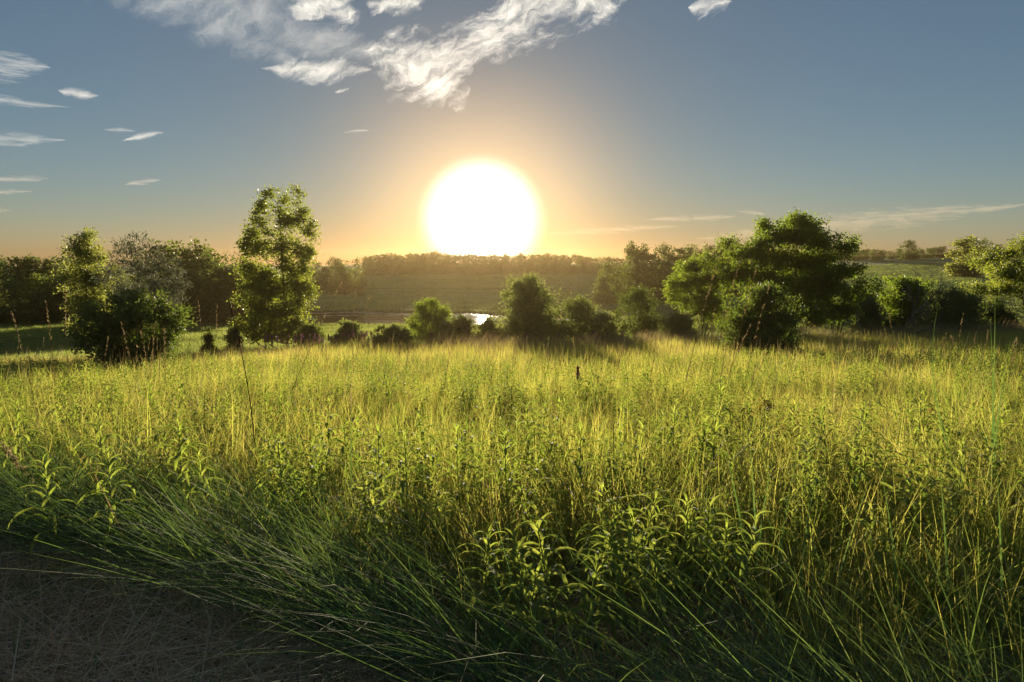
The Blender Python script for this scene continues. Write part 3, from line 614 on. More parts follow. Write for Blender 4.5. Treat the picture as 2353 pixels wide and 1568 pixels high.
# ------------------------------------------------------------------ grass and ground cover
PROTO = {}
def blades(r, n, rad, h0, h1, w, lean=(0, 0), leanv=0.25, bend=0.35, segs=3, tips=None):
    """n tapering blades rooted within rad, as arrays; bend pulls the tips over"""
    th = r.random(n) * 2 * math.pi; q = rad * np.sqrt(r.random(n))
    root = np.stack([q * np.cos(th), q * np.sin(th), np.zeros(n) - 0.03], 1)
    H = r.uniform(h0, h1, n)[:, None]
    ph = r.random(n) * 2 * math.pi
    d = np.stack([np.cos(ph), np.sin(ph), np.zeros(n)], 1)
    ln = np.array([lean[0], lean[1], 0.0]) + d * (leanv * np.abs(r.normal(size=(n, 1))))
    bd = bend * np.abs(r.normal(size=(n, 1)) + 0.6)
    face = r.random(n) * 2 * math.pi; side = np.stack([np.cos(face), np.sin(face), np.zeros(n)], 1)
    W_ = (w * r.uniform(0.6, 1.35, n))[:, None]
    rows = []
    for i in range(segs + 1):
        t = i / segs
        hor = ln * t + nrm(ln + 1e-6) * bd * t ** 2.2
        up = t * (1 - 0.42 * np.clip(bd, 0, 1.4) * t ** 2)
        p = root + H * (hor + np.array([0, 0, 1.0]) * up)
        wd = W_ * (1 - t) ** 0.7 if i else W_ * 0.8
        rows.append((p - side * wd * 0.5, p + side * wd * 0.5))
    V = np.stack([x for row in rows for x in row], 1)          # n, 2(segs+1), 3
    V = V[:, :-1]                                                # one tip
    V[:, -1] = p
    return V, segs
def add_blades(b, V, segs, tint):
    n, k, _ = V.shape
    for j in range(n):
        o = [(2 * i, 2 * i + 1, 2 * i + 3, 2 * i + 2) for i in range(segs - 1)] + [(2 * segs - 2, 2 * segs - 1, 2 * segs)]
        b.add(V[j], o, tint[j])
def tuft(name, mat, parts, seed):
    r = np.random.default_rng(seed); b = MB()
    for (n, rad, h0, h1, w, lean, leanv, bend, segs, t0, t1) in parts:
        V, s = blades(r, n, rad, h0, h1, w, lean, leanv, bend, segs); add_blades(b, V, s, r.uniform(t0, t1, n))
    return bpy.data.objects.new(name, b.mesh(name, mat))
def scatter(name, protos, pts, rz, tilt, sc, label):
    """one object of many tufts: a mesh of points whose geometry nodes put a tuft on each"""
    me = bpy.data.meshes.new(name); me.from_pydata(pts.tolist(), [], [])
    rot = np.zeros((len(pts), 3), np.float32); rot[:, 2] = rz; rot[:, :2] = tilt
    a = me.attributes.new('rot', 'FLOAT_VECTOR', 'POINT'); a.data.foreach_set('vector', rot.ravel())
    a = me.attributes.new('scl', 'FLOAT_VECTOR', 'POINT'); a.data.foreach_set('vector', np.asarray(sc, np.float32).ravel())
    a = me.attributes.new('pick', 'INT', 'POINT'); a.data.foreach_set('value', rng.integers(0, len(protos), len(pts)).astype(np.int32))
    o = link(bpy.data.objects.new(name, me))
    g = bpy.data.node_groups.new(name, 'GeometryNodeTree')
    g.interface.new_socket('Geometry', in_out='INPUT', socket_type='NodeSocketGeometry'); g.interface.new_socket('Geometry', in_out='OUTPUT', socket_type='NodeSocketGeometry')
    n = g.nodes; L = g.links
    gi = n.new('NodeGroupInput'); go = n.new('NodeGroupOutput'); iop = n.new('GeometryNodeInstanceOnPoints'); j = n.new('GeometryNodeJoinGeometry')
    for p in protos:
        oi = n.new('GeometryNodeObjectInfo'); oi.inputs['Object'].default_value = p
        gt = n.new('GeometryNodeGeometryToInstance'); L.new(oi.outputs['Geometry'], gt.inputs[0]); L.new(gt.outputs[0], j.inputs[0])
    def attr(nm, ty):
        a = n.new('GeometryNodeInputNamedAttribute'); a.data_type = ty; a.inputs[0].default_value = nm; return a.outputs[0]
    er = n.new('FunctionNodeEulerToRotation'); L.new(attr('rot', 'FLOAT_VECTOR'), er.inputs[0])
    L.new(gi.outputs[0], iop.inputs['Points']); L.new(j.outputs[0], iop.inputs['Instance']); iop.inputs['Pick Instance'].default_value = True
    L.new(attr('pick', 'INT'), iop.inputs['Instance Index']); L.new(er.outputs[0], iop.inputs['Rotation']); L.new(attr('scl', 'FLOAT_VECTOR'), iop.inputs['Scale'])
    L.new(iop.outputs[0], go.inputs[0])
    md = o.modifiers.new('tufts', 'NODES'); md.node_group = g
    return tag(o, label, None, None, 'stuff')
def sprinkle(n, y0, y1, seed, keep=None, margin=1.8, xlim=None):
    """random ground points in the camera's wedge between two depths"""
    r = np.random.default_rng(seed)
    y = np.sqrt(r.uniform(y0 ** 2, y1 ** 2, n)); hw = 0.80 * y + margin; x = r.uniform(-1, 1, n) * hw
    if xlim: m_ = (x > xlim[0]) & (x < xlim[1]); x, y = x[m_], y[m_]
    if keep is not None:
        m_ = keep(x, y, r); x, y = x[m_], y[m_]
    return np.stack([x, y, tz(x, y)], 1)
def vnoise(x, y, f, s=0):
    return (np.sin(x * f + s) * np.cos(y * f * 1.3 + 1.7 * s) + np.sin((x + y) * f * 0.71 + 2.1 * s) * np.cos((x - 1.3 * y) * f * 0.53 + s)) * 0.5
def uniform_scale(s): return np.repeat(np.asarray(s)[:, None], 3, 1)
def scat(name, protos, P, label, smin=.8, smax=1.2, tilt=0.1, seed=1, rz=None, zs=None):
    r = np.random.default_rng(seed); n = len(P)
    s = uniform_scale(r.uniform(smin, smax, n))
    if zs is not None: s[:, 2] *= zs
    return scatter(name, protos, P, r.random(n) * 6.283 if rz is None else rz(r, n), r.normal(size=(n, 2)) * tilt, s, label)

MEADOW_END = 31.0
CLUMP = ground_hit(1430, 1200, .55)      # the leafy clump in front keeps the grass thin
def off_clump(x, y, r): return (((x - CLUMP.x) / .62) ** 2 + ((y - CLUMP.y + .1) / .5) ** 2 > 1) | (r.random(len(x)) < .18)
def in_meadow(x, y, r): return (y > edge_y(x) + 0.15) & off_clump(x, y, r)
def edge_fade(x, y, r): return (y > edge_y(x) + 0.1) & (r.random(len(x)) < 1)
# fine meadow grass: slender upright blades with a few bleached stems
near_t = [tuft('meadow_tuft', M['grass'], [(18, 0.17, .30, .64, .0085, (.02, 0), .24, .42, 3, 0, .8), (6, 0.17, .45, .78, .005, (.05, 0), .15, .2, 3, .6, 1.0)], 200 + i) for i in range(8)]
far_t = [tuft('meadow_tuft_far', M['grass'], [(20, 0.28, .30, .62, .014, (.04, 0), .28, .45, 2, 0, .9), (6, 0.28, .5, .78, .009, (.08, 0), .15, .2, 2, .7, 1.0)], 220 + i) for i in range(8)]
P1 = sprinkle(7000, 2.0, 11.5, 1, in_meadow)
scat('meadow_grass', near_t, P1, 'tall backlit yellow-green meadow grass in the foreground', .8, 1.2, .1, 1, zs=(1 + 0.18 * vnoise(P1[:, 0], P1[:, 1], 1.1)) * (0.62 + 0.38 * sstep(P1[:, 1] - edge_y(P1[:, 0]), 0.1, 1.3)))
def far_keep(x, y, r):
    edge = MEADOW_END + 1.5 * np.sin(x * 0.4) + np.where(x > 5, 3.0, 0)
    return (y < edge)
P2 = sprinkle(14000, 11.0, 36, 2, far_keep)
scat('meadow_grass_beyond', far_t, P2, 'sunlit meadow grass stretching to the row of bushes', .75, 1.2, .12, 2, zs=(1 + 0.20 * vnoise(P2[:, 0], P2[:, 1], 0.8) + 0.12 * vnoise(P2[:, 0], P2[:, 1], 2.1, 4)) * np.where(P2[:, 0] < -8.5, 0.75, 1.0))
# long arching grass hanging over the mown edge
edge_t = [tuft('edge_tuft', M['edge'], [(18, 0.13, .36, .78, .0072, (-.55, -.16), .5, .45, 5, 0, 1.0), (6, 0.13, .3, .6, .0085, (0, 0), .35, .5, 4, .2, 1.0)], 240 + i) for i in range(7)]
def near_edge(x, y, r):
    d = y - edge_y(x); return off_clump(x - .25, y + .1, r) & (d > -0.05) & (r.random(len(x)) < np.exp(-np.clip(d, 0, 9) / 0.42))
P3 = sprinkle(5600, 1.4, 6.0, 3, near_edge)
scat('overhanging_grass', edge_t, P3, 'long blue-green grass leaning over the mown strip', .75, 1.15, .12, 3, rz=lambda r, n: r.normal(size=n) * 0.6)
# stubble and cut hay of the mown strip
stub = [tuft('stubble_tuft', M['stubble'], [(15, 0.06, .07, .20, .0055, (0, 0), .35, .1, 1, .1, .7)], 250 + i) for i in range(5)]
hay = [tuft('hay_wisp', M['straw'], [(10, 0.12, .14, .45, .0062, (0, 0), 3.2, .2, 3, .2, 1.0)], 260 + i) for i in range(6)]
for hobj in hay:
    for v in hobj.data.vertices: v.co.z = abs(v.co.z) * 0.12 + 0.012
green_stub = [tuft('short_green_tuft', M['edge'], [(12, 0.07, .08, .22, .006, (-.1, 0), .5, .5, 3, .2, .9)], 270 + i) for i in range(4)]
def mown(x, y, r): return (y < edge_y(x) + 0.35)
P4 = sprinkle(2600, 1.7, 5.2, 4, mown)
scat('stubble', stub, P4, 'short brown cut stubble of the mown strip', .8, 1.4, .25, 4)
P5 = sprinkle(5200, 1.7, 5.0, 5, lambda x, y, r: mown(x, y, r) & (r.random(len(x)) < np.where(y < 2.95 + .25 * np.sin(x * 3) + .25 * np.clip(-x - 1.2, 0, 2), 1.0, .28)))
scat('hay', hay, P5, 'dry mown hay lying on the strip at the lower left', .7, 1.4, .05, 5)
P6 = sprinkle(1500, 1.7, 5.2, 6, mown)
scat('short_grass', green_stub, P6, 'short green shoots growing back through the mown stubble', .7, 1.3, .2, 6)
# dry seed grass along the far edge of the meadow
dry_t = [tuft('dry_tuft', M['dry'], [(16, 0.3, .6, 1.15, .011, (.34, 0), .2, .25, 3, 0, .8)], 280 + i) for i in range(5)]
P7 = sprinkle(9500, 27.5, 35.5, 7, lambda x, y, r: (x > -7) & (np.abs(y - (30.0 + np.where(x > 5, 2.6, 0))) < 2.4 * r.random(len(x))) & (r.random(len(x)) < sstep(x, -8, 4) * .8 + .12))
scat('dry_grass', dry_t, P7, 'brown dry seed grass fringing the far edge of the meadow', .7, 1.15, .1, 7, rz=lambda r, n: r.normal(size=n) * 0.4)
# thin brown seed stalks standing through the meadow
stalk_t = [tuft('stalk_tuft', M['dry'], [(3, 0.35, .75, 1.15, .0055, (.10, 0), .12, .12, 3, 0, .7)], 290 + i) for i in range(6)]
P8 = sprinkle(2600, 6.5, 30, 8, lambda x, y, r: r.random(len(x)) < 0.75)
scat('seed_stalks', stalk_t, P8, 'thin brown seed stalks standing through the meadow grass', .8, 1.15, .08, 8, rz=lambda r, n: r.normal(size=n) * 0.5)
# valley grass
val_t = [tuft('valley_tuft', M['valley'], [(34, 0.6, .18, .42, .028, (.05, 0), .35, .4, 2, 0, 1.0)], 300 + i) for i in range(6)]
dead_t = [tuft('dead_tuft', M['dry'], [(7, 0.3, .25, .7, .008, (.15, 0), .6, .6, 3, 0, 1.0)], 310 + i) for i in range(5)]
P12 = sprinkle(8000, 3.0, 30, 12, lambda x, y, r: (y > edge_y(x) + .2) & (vnoise(x, y, .5, 3) > -.5))
scat('dead_grass', dead_t, P12, 'bleached dead blades tangled through the meadow', .7, 1.2, .25, 12)
P9 = sprinkle(17000, 30.5, 82, 9, lambda x, y, r: (pond_d(x, y) > 1.02) & (y > MEADOW_END - 1 + np.where(x > 5, 3.0, 0)))
scat('valley_grass', val_t, P9, 'rough grass on the slope falling to the pond', .7, 1.3, .1, 9, zs=1 + 0.35 * vnoise(P9[:, 0], P9[:, 1], .35))
hill_t = [tuft('hill_tuft', M['hill'], [(34, 0.6, .18, .42, .03, (.05, 0), .35, .4, 2, 0, 1.0)], 330 + i) for i in range(5)]
P10 = sprinkle(26000, 82, 270, 10, lambda x, y, r: (pond_d(x, y) > 1.03) & (vnoise(x, y * 2.5, .06) > -0.8))
scat('hill_grass', hill_t, P10, 'rough grass over the bank and the hillside beyond the pond', 1.3, 2.6, .08, 10, zs=.5 + 0.2 * vnoise(P10[:, 0], P10[:, 1], .1))

# ------------------------------------------------------------------ leafy prairie plants, one by one
def leaf_blade(L, w, e0, drop, segs=6, seed=0):
    """a lance-shaped leaf folded along its midrib, rising at e0 and arching over"""
    r = np.random.default_rng(seed); t = np.linspace(0, 1, segs + 1); el = e0 - drop * t ** 0.9
    st = L / segs; x = np.concatenate([[0], np.cumsum(np.cos(el[:-1]) * st)]); z = np.concatenate([[0], np.cumsum(np.sin(el[:-1]) * st)])
    wd = w * (np.sin(math.pi * np.clip(0.10 + 0.90 * t, 0, 1)) ** 0.75 + 0.04); yb = 0.12 * L * r.uniform(-1, 1) * t ** 2
    mid = np.stack([x, yb, z], 1); nx, nz_ = -np.sin(el), np.cos(el)
    l = mid + np.stack([nx * wd * .28, wd * 0.5, nz_ * wd * .28], 1); rt = mid + np.stack([nx * wd * .28, -wd * 0.5, nz_ * wd * .28], 1)
    V = np.stack([l, mid, rt], 1).reshape(-1, 3)
    F = [q for i in range(segs) for q in ((3 * i, 3 * i + 1, 3 * i + 4, 3 * i + 3), (3 * i + 1, 3 * i + 2, 3 * i + 5, 3 * i + 4))]
    return V, F
LEAFSETS = []
for k in range(10):
    f = k / 9            # 0 lower leaves ... 1 the ones at the tip
    LEAFSETS.append(leaf_blade(0.225 - 0.10 * f, 0.026 - 0.010 * f, R(38 + 36 * f), R(125 - 15 * f), 6, k))
LEAFMESH = []
for k, (V, F) in enumerate(LEAFSETS):
    b = MB(); b.add(V, F, 0.2 + 0.06 * (k * 7 % 10)); LEAFMESH.append(b.mesh('leaf', M['herb']))
b = MB(); b.add(*LEAFSETS[1], 1.3); YLEAF = b.mesh('leaf', M['herb'])
def herb_layout(r, H, n):
    o = []
    for i in range(n):
        t = i / (n - 1); z = H * (0.28 + 0.72 * t ** 0.85) - 0.01
        o.append((z, i * 2.399 + r.uniform(-.3, .3), min(9, int(t ** 1.6 * 9.99)), r.uniform(.85, 1.15) * (0.85 + 0.25 * math.sin(math.pi * t))))
    return o
def herb_stem(r, H):
    t = np.linspace(0, 1, 7); a = r.uniform(-.05, .05, 2) * H
    b = MB(); b.tube(np.stack([a[0] * np.sin(t * 3) * t, a[1] * np.sin(t * 2.4) * t, t * H - 0.02 * (1 - t)], 1), np.linspace(.0048, .0022, 7), 5, 0.5)
    return b, (lambda z: (a[0] * math.sin(z / H * 3) * z / H, a[1] * math.sin(z / H * 2.4) * z / H))
def rz_np(V, a, s, p):
    c, n_ = math.cos(a) * s, math.sin(a) * s
    return np.stack([V[:, 0] * c - V[:, 1] * n_ + p[0], V[:, 0] * n_ + V[:, 1] * c + p[1], V[:, 2] * s + p[2]], 1)
def herb_plant(loc, H, seed, label, n=26, group='leafy plants standing through the meadow', ls=1.0, lean=(0, 0)):
    r = np.random.default_rng(seed); o = empty('leafy_plant', loc, r.uniform(0, 6.28)); o.rotation_euler[0] = lean[0]; o.rotation_euler[1] = lean[1]
    b, f = herb_stem(r, H); b.build('stem', M['herbstem'], o)
    for i, (z, a, k, s) in enumerate(herb_layout(r, H, n)):
        lf = bpy.data.objects.new('leaf', YLEAF if i < 5 and r.random() < .3 else LEAFMESH[k]); x, y = f(z)
        lf.location = (x, y, z); lf.rotation_euler = (r.normal() * .12, r.normal() * .15, a); s *= ls; lf.scale = (s, s, s); link(lf, o)
    return tag(o, label, 'plant', group)
def herb_meshes(seed, H, n):
    r = np.random.default_rng(seed); sb, f = herb_stem(r, H); lb = MB()
    for z, a, k, s in herb_layout(r, H, n):
        V, F = LEAFSETS[k]; lb.add(rz_np(V, a, s, (*f(z), z)), F, r.random())
    return sb.mesh('stem', M['herbstem']), lb.mesh('leaves', M['herb'])
LP = [(1170, 998, .74, 34, 'leafy plant with the biggest crown of arching leaves, in the centre of the foreground'),
      (1665, 872, .92, 30, 'tallest leafy plant rising above the grass beside the dark wilted weed'),
      (1640, 955, .78, 26, 'leafy plant just below the tallest one beside the wilted weed'),
      (400, 955, .80, 28, 'leafy plant with a wide leaf fountain, left of the long dark bare stem'),
      (30, 925, .84, 28, 'leafy plant at the very left edge of the meadow'),
      (1335, 985, .72, 24, 'leafy plant right behind the biggest-crowned plant in the centre'),
      (1560, 925, .78, 24, 'leafy plant left of the two stacked tall ones by the wilted weed'),
      (1060, 985, .76, 26, 'leafy plant next on the left of the biggest-crowned plant'),
      (930, 1005, .74, 26, 'leafy plant behind the overhanging grass, left of the centre pair'),
      (2205, 1018, .72, 24, 'leafy plant left of the tall reed blades on the right'),
      (760, 920, .80, 24, 'leafy plant on the skyline of the near meadow right of the dark bare stem'),
      (640, 1010, .72, 24, 'leafy plant at the foot of the long dark bare stem'),
      (230, 935, .80, 26, 'leafy plant between the left edge and the wide leaf fountain'),
      (250, 1035, .70, 26, 'lower leafy plant in front of the left fountain plants'),
      (1990, 1020, .68, 22, 'leafy plant with pale whitish stem tip on the right'),
      (2110, 905, .84, 22, 'leafy plant standing in the sunlit right meadow above its neighbours'),
      (870, 990, .74, 24, 'leafy plant between the dark reed blade and the centre group'),
      (1210, 935, .80, 22, 'leafy plant farther back above the biggest-crowned plant'),
      (1475, 985, .72, 22, 'leafy plant half way between the centre and the tallest plant'),
      (100, 1060, .64, 22, 'small leafy plant low at the left above the dark hanging grass')]
CL = [(1400, 1128), (1340, 1150), (1450, 1148), (1290, 1186), (1505, 1180), (1560, 1165), (1622, 1148), (1250, 1232), (1370, 1225), (1460, 1232), (1640, 1215), (1190, 1275), (1550, 1255), (1320, 1290), (1690, 1190), (1110, 1245)]
for i, (px, py, H, n, lab) in enumerate(LP):
    herb_plant(ground_hit(px, py, H), H, 400 + i, lab, n)
CLL = ['topmost plant of the dense leafy clump in front', 'top plant of the front clump just left of its topmost one', 'top plant of the front clump just right of its topmost one', 'plant on the upper left shoulder of the front clump', 'plant in the upper middle right of the front clump',
       'plant near the upper right shoulder of the front clump', 'plant at the upper right end of the front clump', 'plant at the left end of the front clump, standing lower', 'plant in the very middle of the front clump', 'plant in the middle of the front clump, right of its central one',
       'plant at the lower right end of the front clump', 'farthest left low plant beside the front clump', 'low plant at the lower right of the front clump', 'lowest plant at the foot of the front clump', 'farthest right plant beside the front clump near the broad blades', 'small leafy plant alone left of the front clump']
for i, (px, py) in enumerate(CL):
    H = .64 if py < 1200 else .54
    herb_plant(ground_hit(px, py, H), H, 440 + i, CLL[i], 24, 'leafy plants of the front clump', 0.95, (random.uniform(-.1, .25), random.uniform(-.25, .15)))
HM = [herb_meshes(470 + i, .74, 24) for i in range(8)]
r = np.random.default_rng(480); k = 0
while k < 215:
    y = math.sqrt(r.uniform(3.4 ** 2, 11 ** 2)); x = r.uniform(-1, 1) * (0.76 * y + .3)
    if y < edge_y(x) + 0.55 or (vnoise(x, y, .8, 2) < -0.25 and r.random() < .8) or (x > 2.5 and r.random() < .45): continue
    o = empty('leafy_plant', (x, y, tz1(x, y)), r.uniform(0, 6.28)); s = r.uniform(.72, 1.08) * (0.8 if y < 4.4 else 1); o.scale = (s, s, s); o.rotation_euler[0] = r.normal() * .1; o.rotation_euler[1] = r.normal() * .1
    sm, lm = HM[r.integers(8)]
    link(bpy.data.objects.new('stem', sm), o); link(bpy.data.objects.new('leaves', lm), o)
    tag(o, 'leafy green plant with arching leaves among many alike in the near meadow', 'plant', 'leafy plants of the near meadow'); k += 1
weeds = []
for i in range(6):
    rr_ = np.random.default_rng(490 + i); sb, f = herb_stem(rr_, .62); lb = MB()
    for z, a, kk, s in herb_layout(rr_, .62, 20):
        V, F = leaf_blade(.14, .02, R(45), R(110), 3, kk); lb.add(rz_np(V, a, s * (0.7 if kk > 6 else 1), (*f(z), z)), F, rr_.random())
    weeds.append(bpy.data.objects.new('weed', lb.mesh('weed', M['herb'])))
P11 = sprinkle(3200, 3.2, 19, 11, lambda x, y, r: (y > edge_y(x) + .5) & (vnoise(x, y, .8, 2) > -.35 - .2 * (y > 8)))
scat('meadow_weeds', weeds, P11, 'leafy weeds mixed through the meadow grass', .7, 1.15, .15, 11)

# ------------------------------------------------------------------ single stalks, blades and flowers
def stalk(top, base, Y, label, head=.35, rad=.0042, mat='dry', group='single seed stalks', bend=0.06, spike=.019, hs=.8, name='seed_stalk'):
    t = at(*top, Y); g_ = at(*base, Y); z = tz1(g_.x, Y); o = empty(name, (g_.x, Y, z))
    e = np.array([t.x - g_.x, 0.15 * (t.x - g_.x), t.z - z]); r = np.random.default_rng(int(top[0] * 7 + top[1]))
    u = np.linspace(0, 1, 9); pts = e[None] * u[:, None] + np.array([bend * np.sign(e[0] + 1e-6), 0, 0])[None] * np.linalg.norm(e) * (u ** 2.2 - u)[:, None]; pts[0, 2] -= .05
    b = MB(); b.tube(pts, np.linspace(rad, rad * .45, 9), 4, .4); b.build('stem', M[mat], o)
    if head:
        hb = MB(); n = int(70 * head * 2 * hs); q = 1 - head * r.random(n) ** 1.2
        c = np.stack([np.interp(q, u, pts[:, i]) for i in range(3)], 1); d = nrm(e)[None].repeat(n, 0)
        hb.quads(leaf_quads(r, c + r.normal(size=(n, 3)) * .006 * hs, np.full(n, spike) * r.uniform(.7, 1.3, n), 3.5, 0, 0, d), r.random(n)); hb.build('seed_head', M[mat], o, smooth=False)
    return tag(o, label, 'grass stalk', group)
SK = [((1650, 612), (1560, 850), 9, 'feathery pale stalk leaning before the left side of the sumac', .45), ((1708, 588), (1620, 860), 9, 'highest leaning pale stalk, crossing the largest tree', .35), ((1746, 606), (1660, 880), 9.5, 'pale stalk right of the highest leaning one', .35),
      ((1772, 655), (1700, 890), 10, 'pale stalk crossing the loose bush standing forward', .4), ((1730, 745), (1640, 900), 10, 'short pale stalk low before the forward bush', .3), ((1645, 705), (1600, 880), 11, 'straight pale stalk beside the feathery one', .3),
      ((1316, 640), (1235, 860), 10, 'thin leaning stalk rising right of the tallest middle bush', .3), ((857, 645), (800, 860), 12, 'thin leaning stalk crossing the pond', .3), ((815, 668), (814, 880), 12, 'upright pale stalk crossing the pond', .35), ((930, 660), (915, 860), 13, 'thin stalk on the slope left of the round green bush', .3),
      ((780, 650), (640, 960), 9, 'very long thin stalk leaning across the cottonwood', .3), ((150, 660), (160, 900), 10, 'upright reddish stalk left of the dark bush', .4), ((105, 690), (125, 930), 9, 'stalk left of the reddish upright one', .3), ((30, 715), (90, 940), 8, 'leaning stalk near the left edge', .3),
      ((325, 760), (345, 900), 9, 'pale stalk before the middle of the dark bush', .4), ((355, 740), (340, 900), 9.3, 'twin pale stalk before the dark bush', .4), ((378, 755), (385, 905), 9, 'pale stalk before the right half of the dark bush', .4), ((280, 740), (320, 905), 9.2, 'slanting pale stalk before the dark bush', .35), ((455, 690), (465, 860), 13, 'stalk right of the grey-leaved olive tree', .3), ((498, 700), (505, 860), 13, 'stalk between the olive tree and the cottonwood', .3),
      ((2215, 720), (2195, 870), 12, 'stalk before the olive bush at right', .3), ((1985, 735), (1830, 870), 12, 'strongly leaning pale stalk right of the forward bush', .2), ((2180, 770), (2230, 880), 12, 'stalk leaning left before the bright tree', .3), ((2040, 715), (2060, 850), 14, 'thin pale stalk before the dead shrub', .25), ((1120, 760), (1060, 860), 14, 'thin stalk below the pond glint', .2)]
for t_, b_, Y, lab, hd in SK: stalk(t_, b_, Y, lab, hd)
stalk((527, 688), (588, 1075), 5.2, 'long dark bare stem with a feathery tip standing before the cottonwood', .22, .0055, 'darkstem', None, .12, .02, 1.2, 'bare_stalk')
stalk((470, 905), (478, 1060), 5.4, 'short dark bare stem left of the long dark one', 0, .004, 'darkstem', None, .05, name='bare_stalk')
stalk((1410, 975), (1408, 1120), 4.6, 'dark dead stem standing behind the front clump', 0, .005, 'darkstem', None, .02, name='bare_stalk')
stalk((20, 1020), (140, 1180), 4.3, 'pale feathery stalk leaning left over the dark hanging grass', .6, .003, 'dry', None, .1, .02, 1.4)
r = np.random.default_rng(500)
for k in range(110):
    Y = r.uniform(8, 24); px = r.uniform(0, 2353); x = at(px, 800, Y).x; z = tz1(x, Y); H = r.uniform(.85, 1.2)
    p0 = px_of(x, Y, z); p1 = px_of(x + r.normal() * .07 + .13, Y, z + H)
    stalk(p1, p0, Y, 'thin brown seed stalk among many standing above the meadow', .3, .0032, 'dry', 'thin brown seed stalks of the meadow', .05, .018, .6)
def blade(top, base, Y, w, label, mat='edge', bend=.15, tint=.3, yb=None):
    t = at(*top, Y); g_ = at(*base, Y); z = tz1(g_.x, Y); z = min(z, g_.z); e = np.array([t.x - g_.x, .1, t.z - z]); u = np.linspace(0, 1, 10)
    pts = e[None] * u[:, None] + np.array([bend * np.sign(e[0] + 1e-6), 0, 0])[None] * np.linalg.norm(e) * (u ** 2.2 - u)[:, None]
    wd = 0.8 * w * (1 - u ** 2.5) * (0.6 + 0.4 * np.sin(math.pi * np.clip(u + .2, 0, 1))); d = nrm(np.gradient(pts, axis=0)); s_ = nrm(np.cross(d, np.array([0.25, 1, 0])))
    nn_ = np.cross(d, s_); V = np.stack([pts - s_ * wd[:, None] * .5 + nn_ * wd[:, None] * .2, pts, pts + s_ * wd[:, None] * .5 + nn_ * wd[:, None] * .2], 1).reshape(-1, 3)
    b = MB(); b.add(V, [q for i in range(9) for q in ((3 * i, 3 * i + 1, 3 * i + 4, 3 * i + 3), (3 * i + 1, 3 * i + 2, 3 * i + 5, 3 * i + 4))], tint)
    return tag(b.build('grass_blade', M[mat], loc=(g_.x, Y, z)), label, 'grass blade', 'single broad grass blades')
BL = [((2312, 680), (2285, 1050), 4.4, .017, 'tallest upright reed blade near the right edge', .02), ((2300, 730), (2302, 1050), 4.5, .015, 'second upright reed blade beside the tallest one', .01), ((2180, 690), (2275, 1000), 4.5, .012, 'reed blade arching to the left from the tall pair', -.35), ((2350, 770), (2298, 1000), 4.6, .017, 'bright green blade slanting right from the tall pair', .1),
      ((325, 868), (332, 980), 5.2, .016, 'broad bright blade standing left of the fountain plant', .03), ((312, 840), (340, 1000), 5.4, .010, 'narrow bright blade beside the broad bright one', .1), ((520, 862), (528, 1010), 5.2, .013, 'bright yellow-green blade left of the long dark stem', .02), ((800, 905), (806, 1130), 4.3, .013, 'dark upright blade in the middle of the foreground grass', .02), ((884, 1080), (880, 1240), 3.7, .012, 'short dark blade right of the dark upright one', .02),
      ((1676, 1028), (1730, 1260), 3.2, .018, 'broad blade leaning left from the big right tuft', .1), ((1738, 1000), (1748, 1270), 3.2, .016, 'upright broad blade of the big right tuft', .03), ((1800, 1050), (1740, 1290), 3.1, .016, 'broad blade leaning right from the big right tuft', .1), ((1860, 1040), (1790, 1280), 3.2, .013, 'narrower blade leaning right of the big right tuft', .12), ((1902, 1100), (1840, 1330), 3.0, .015, 'yellowish blade leaning right over the near right grass', .1),
      ((2030, 1110), (1900, 1330), 2.9, .012, 'straw-coloured blade slanting up to the right', .08), ((2190, 1060), (2200, 1290), 2.9, .014, 'upright bright blade in front of the tall reed blades', .02), ((2050, 1080), (2085, 1300), 2.9, .013, 'bright blade leaning left before the tall reed blades', .06), ((2330, 1090), (2322, 1330), 2.7, .015, 'bright blade at the right edge of the near grass', .03), ((1620, 930), (1618, 1080), 4.6, .011, 'upright bright blade below the tallest leafy plant', .02), ((2130, 935), (2140, 1090), 4.8, .012, 'upright bright blade left of the reed blades', .03)]
for i, (t_, b_, Y, w_, lab, bd) in enumerate(BL): blade(t_, b_, Y, w_, lab, 'grass' if i in (4, 5, 6, 18, 19) else 'edge', bd, .9 if 'straw' in lab else .25)
# wilted dark weeds
def wilted(px, py, H, seed, label, n=30):
    loc = ground_hit(px, py, H); o = empty('wilted_weed', loc); r = np.random.default_rng(seed); b = MB(); tips = []
    for k in range(4):
        a = r.uniform(0, 6.28); q = r.uniform(.06, .2); hh = H * r.uniform(.72, 1.0); u = np.linspace(0, 1, 6); pts = np.stack([q * math.cos(a) * u ** 1.3, q * math.sin(a) * u ** 1.3, hh * u], 1)
        b.tube(pts, np.linspace(.005, .0025, 6), 5, .4); tips.append(pts)
    b.build('stem', M['darkstem'], o); ms = []
    for k in range(4):
        lb = MB(); lb.add(*leaf_blade(.10, .03, R(15), R(95), 5, seed + k), .15 + .23 * k); ms.append(lb.mesh('leaf', M['wilt']))
    for i in range(n):
        p = tips[i % 4]; f = r.uniform(.45, 1) if r.random() < .4 else r.uniform(.9, 1)
        lf = bpy.data.objects.new('leaf', ms[r.integers(4)]); lf.location = [np.interp(f, np.linspace(0, 1, 6), p[:, j]) for j in range(3)]
        lf.rotation_euler = (r.normal() * .3, r.uniform(-.2, .5), r.uniform(0, 6.28)); s = r.uniform(.6, 1.15); lf.scale = (s, s, s); link(lf, o)
    return tag(o, label, 'weed')
wilted(1745, 905, .66, 601, 'larger dark wilted weed with drooping brown leaves right of the tallest leafy plant', 44)
wilted(1385, 862, .62, 602, 'smaller dark wilted weed behind, right of the purple flower spike', 26)
wilted(2165, 935, .55, 603, 'dark wilted weed in the right meadow left of the reed blades', 26)
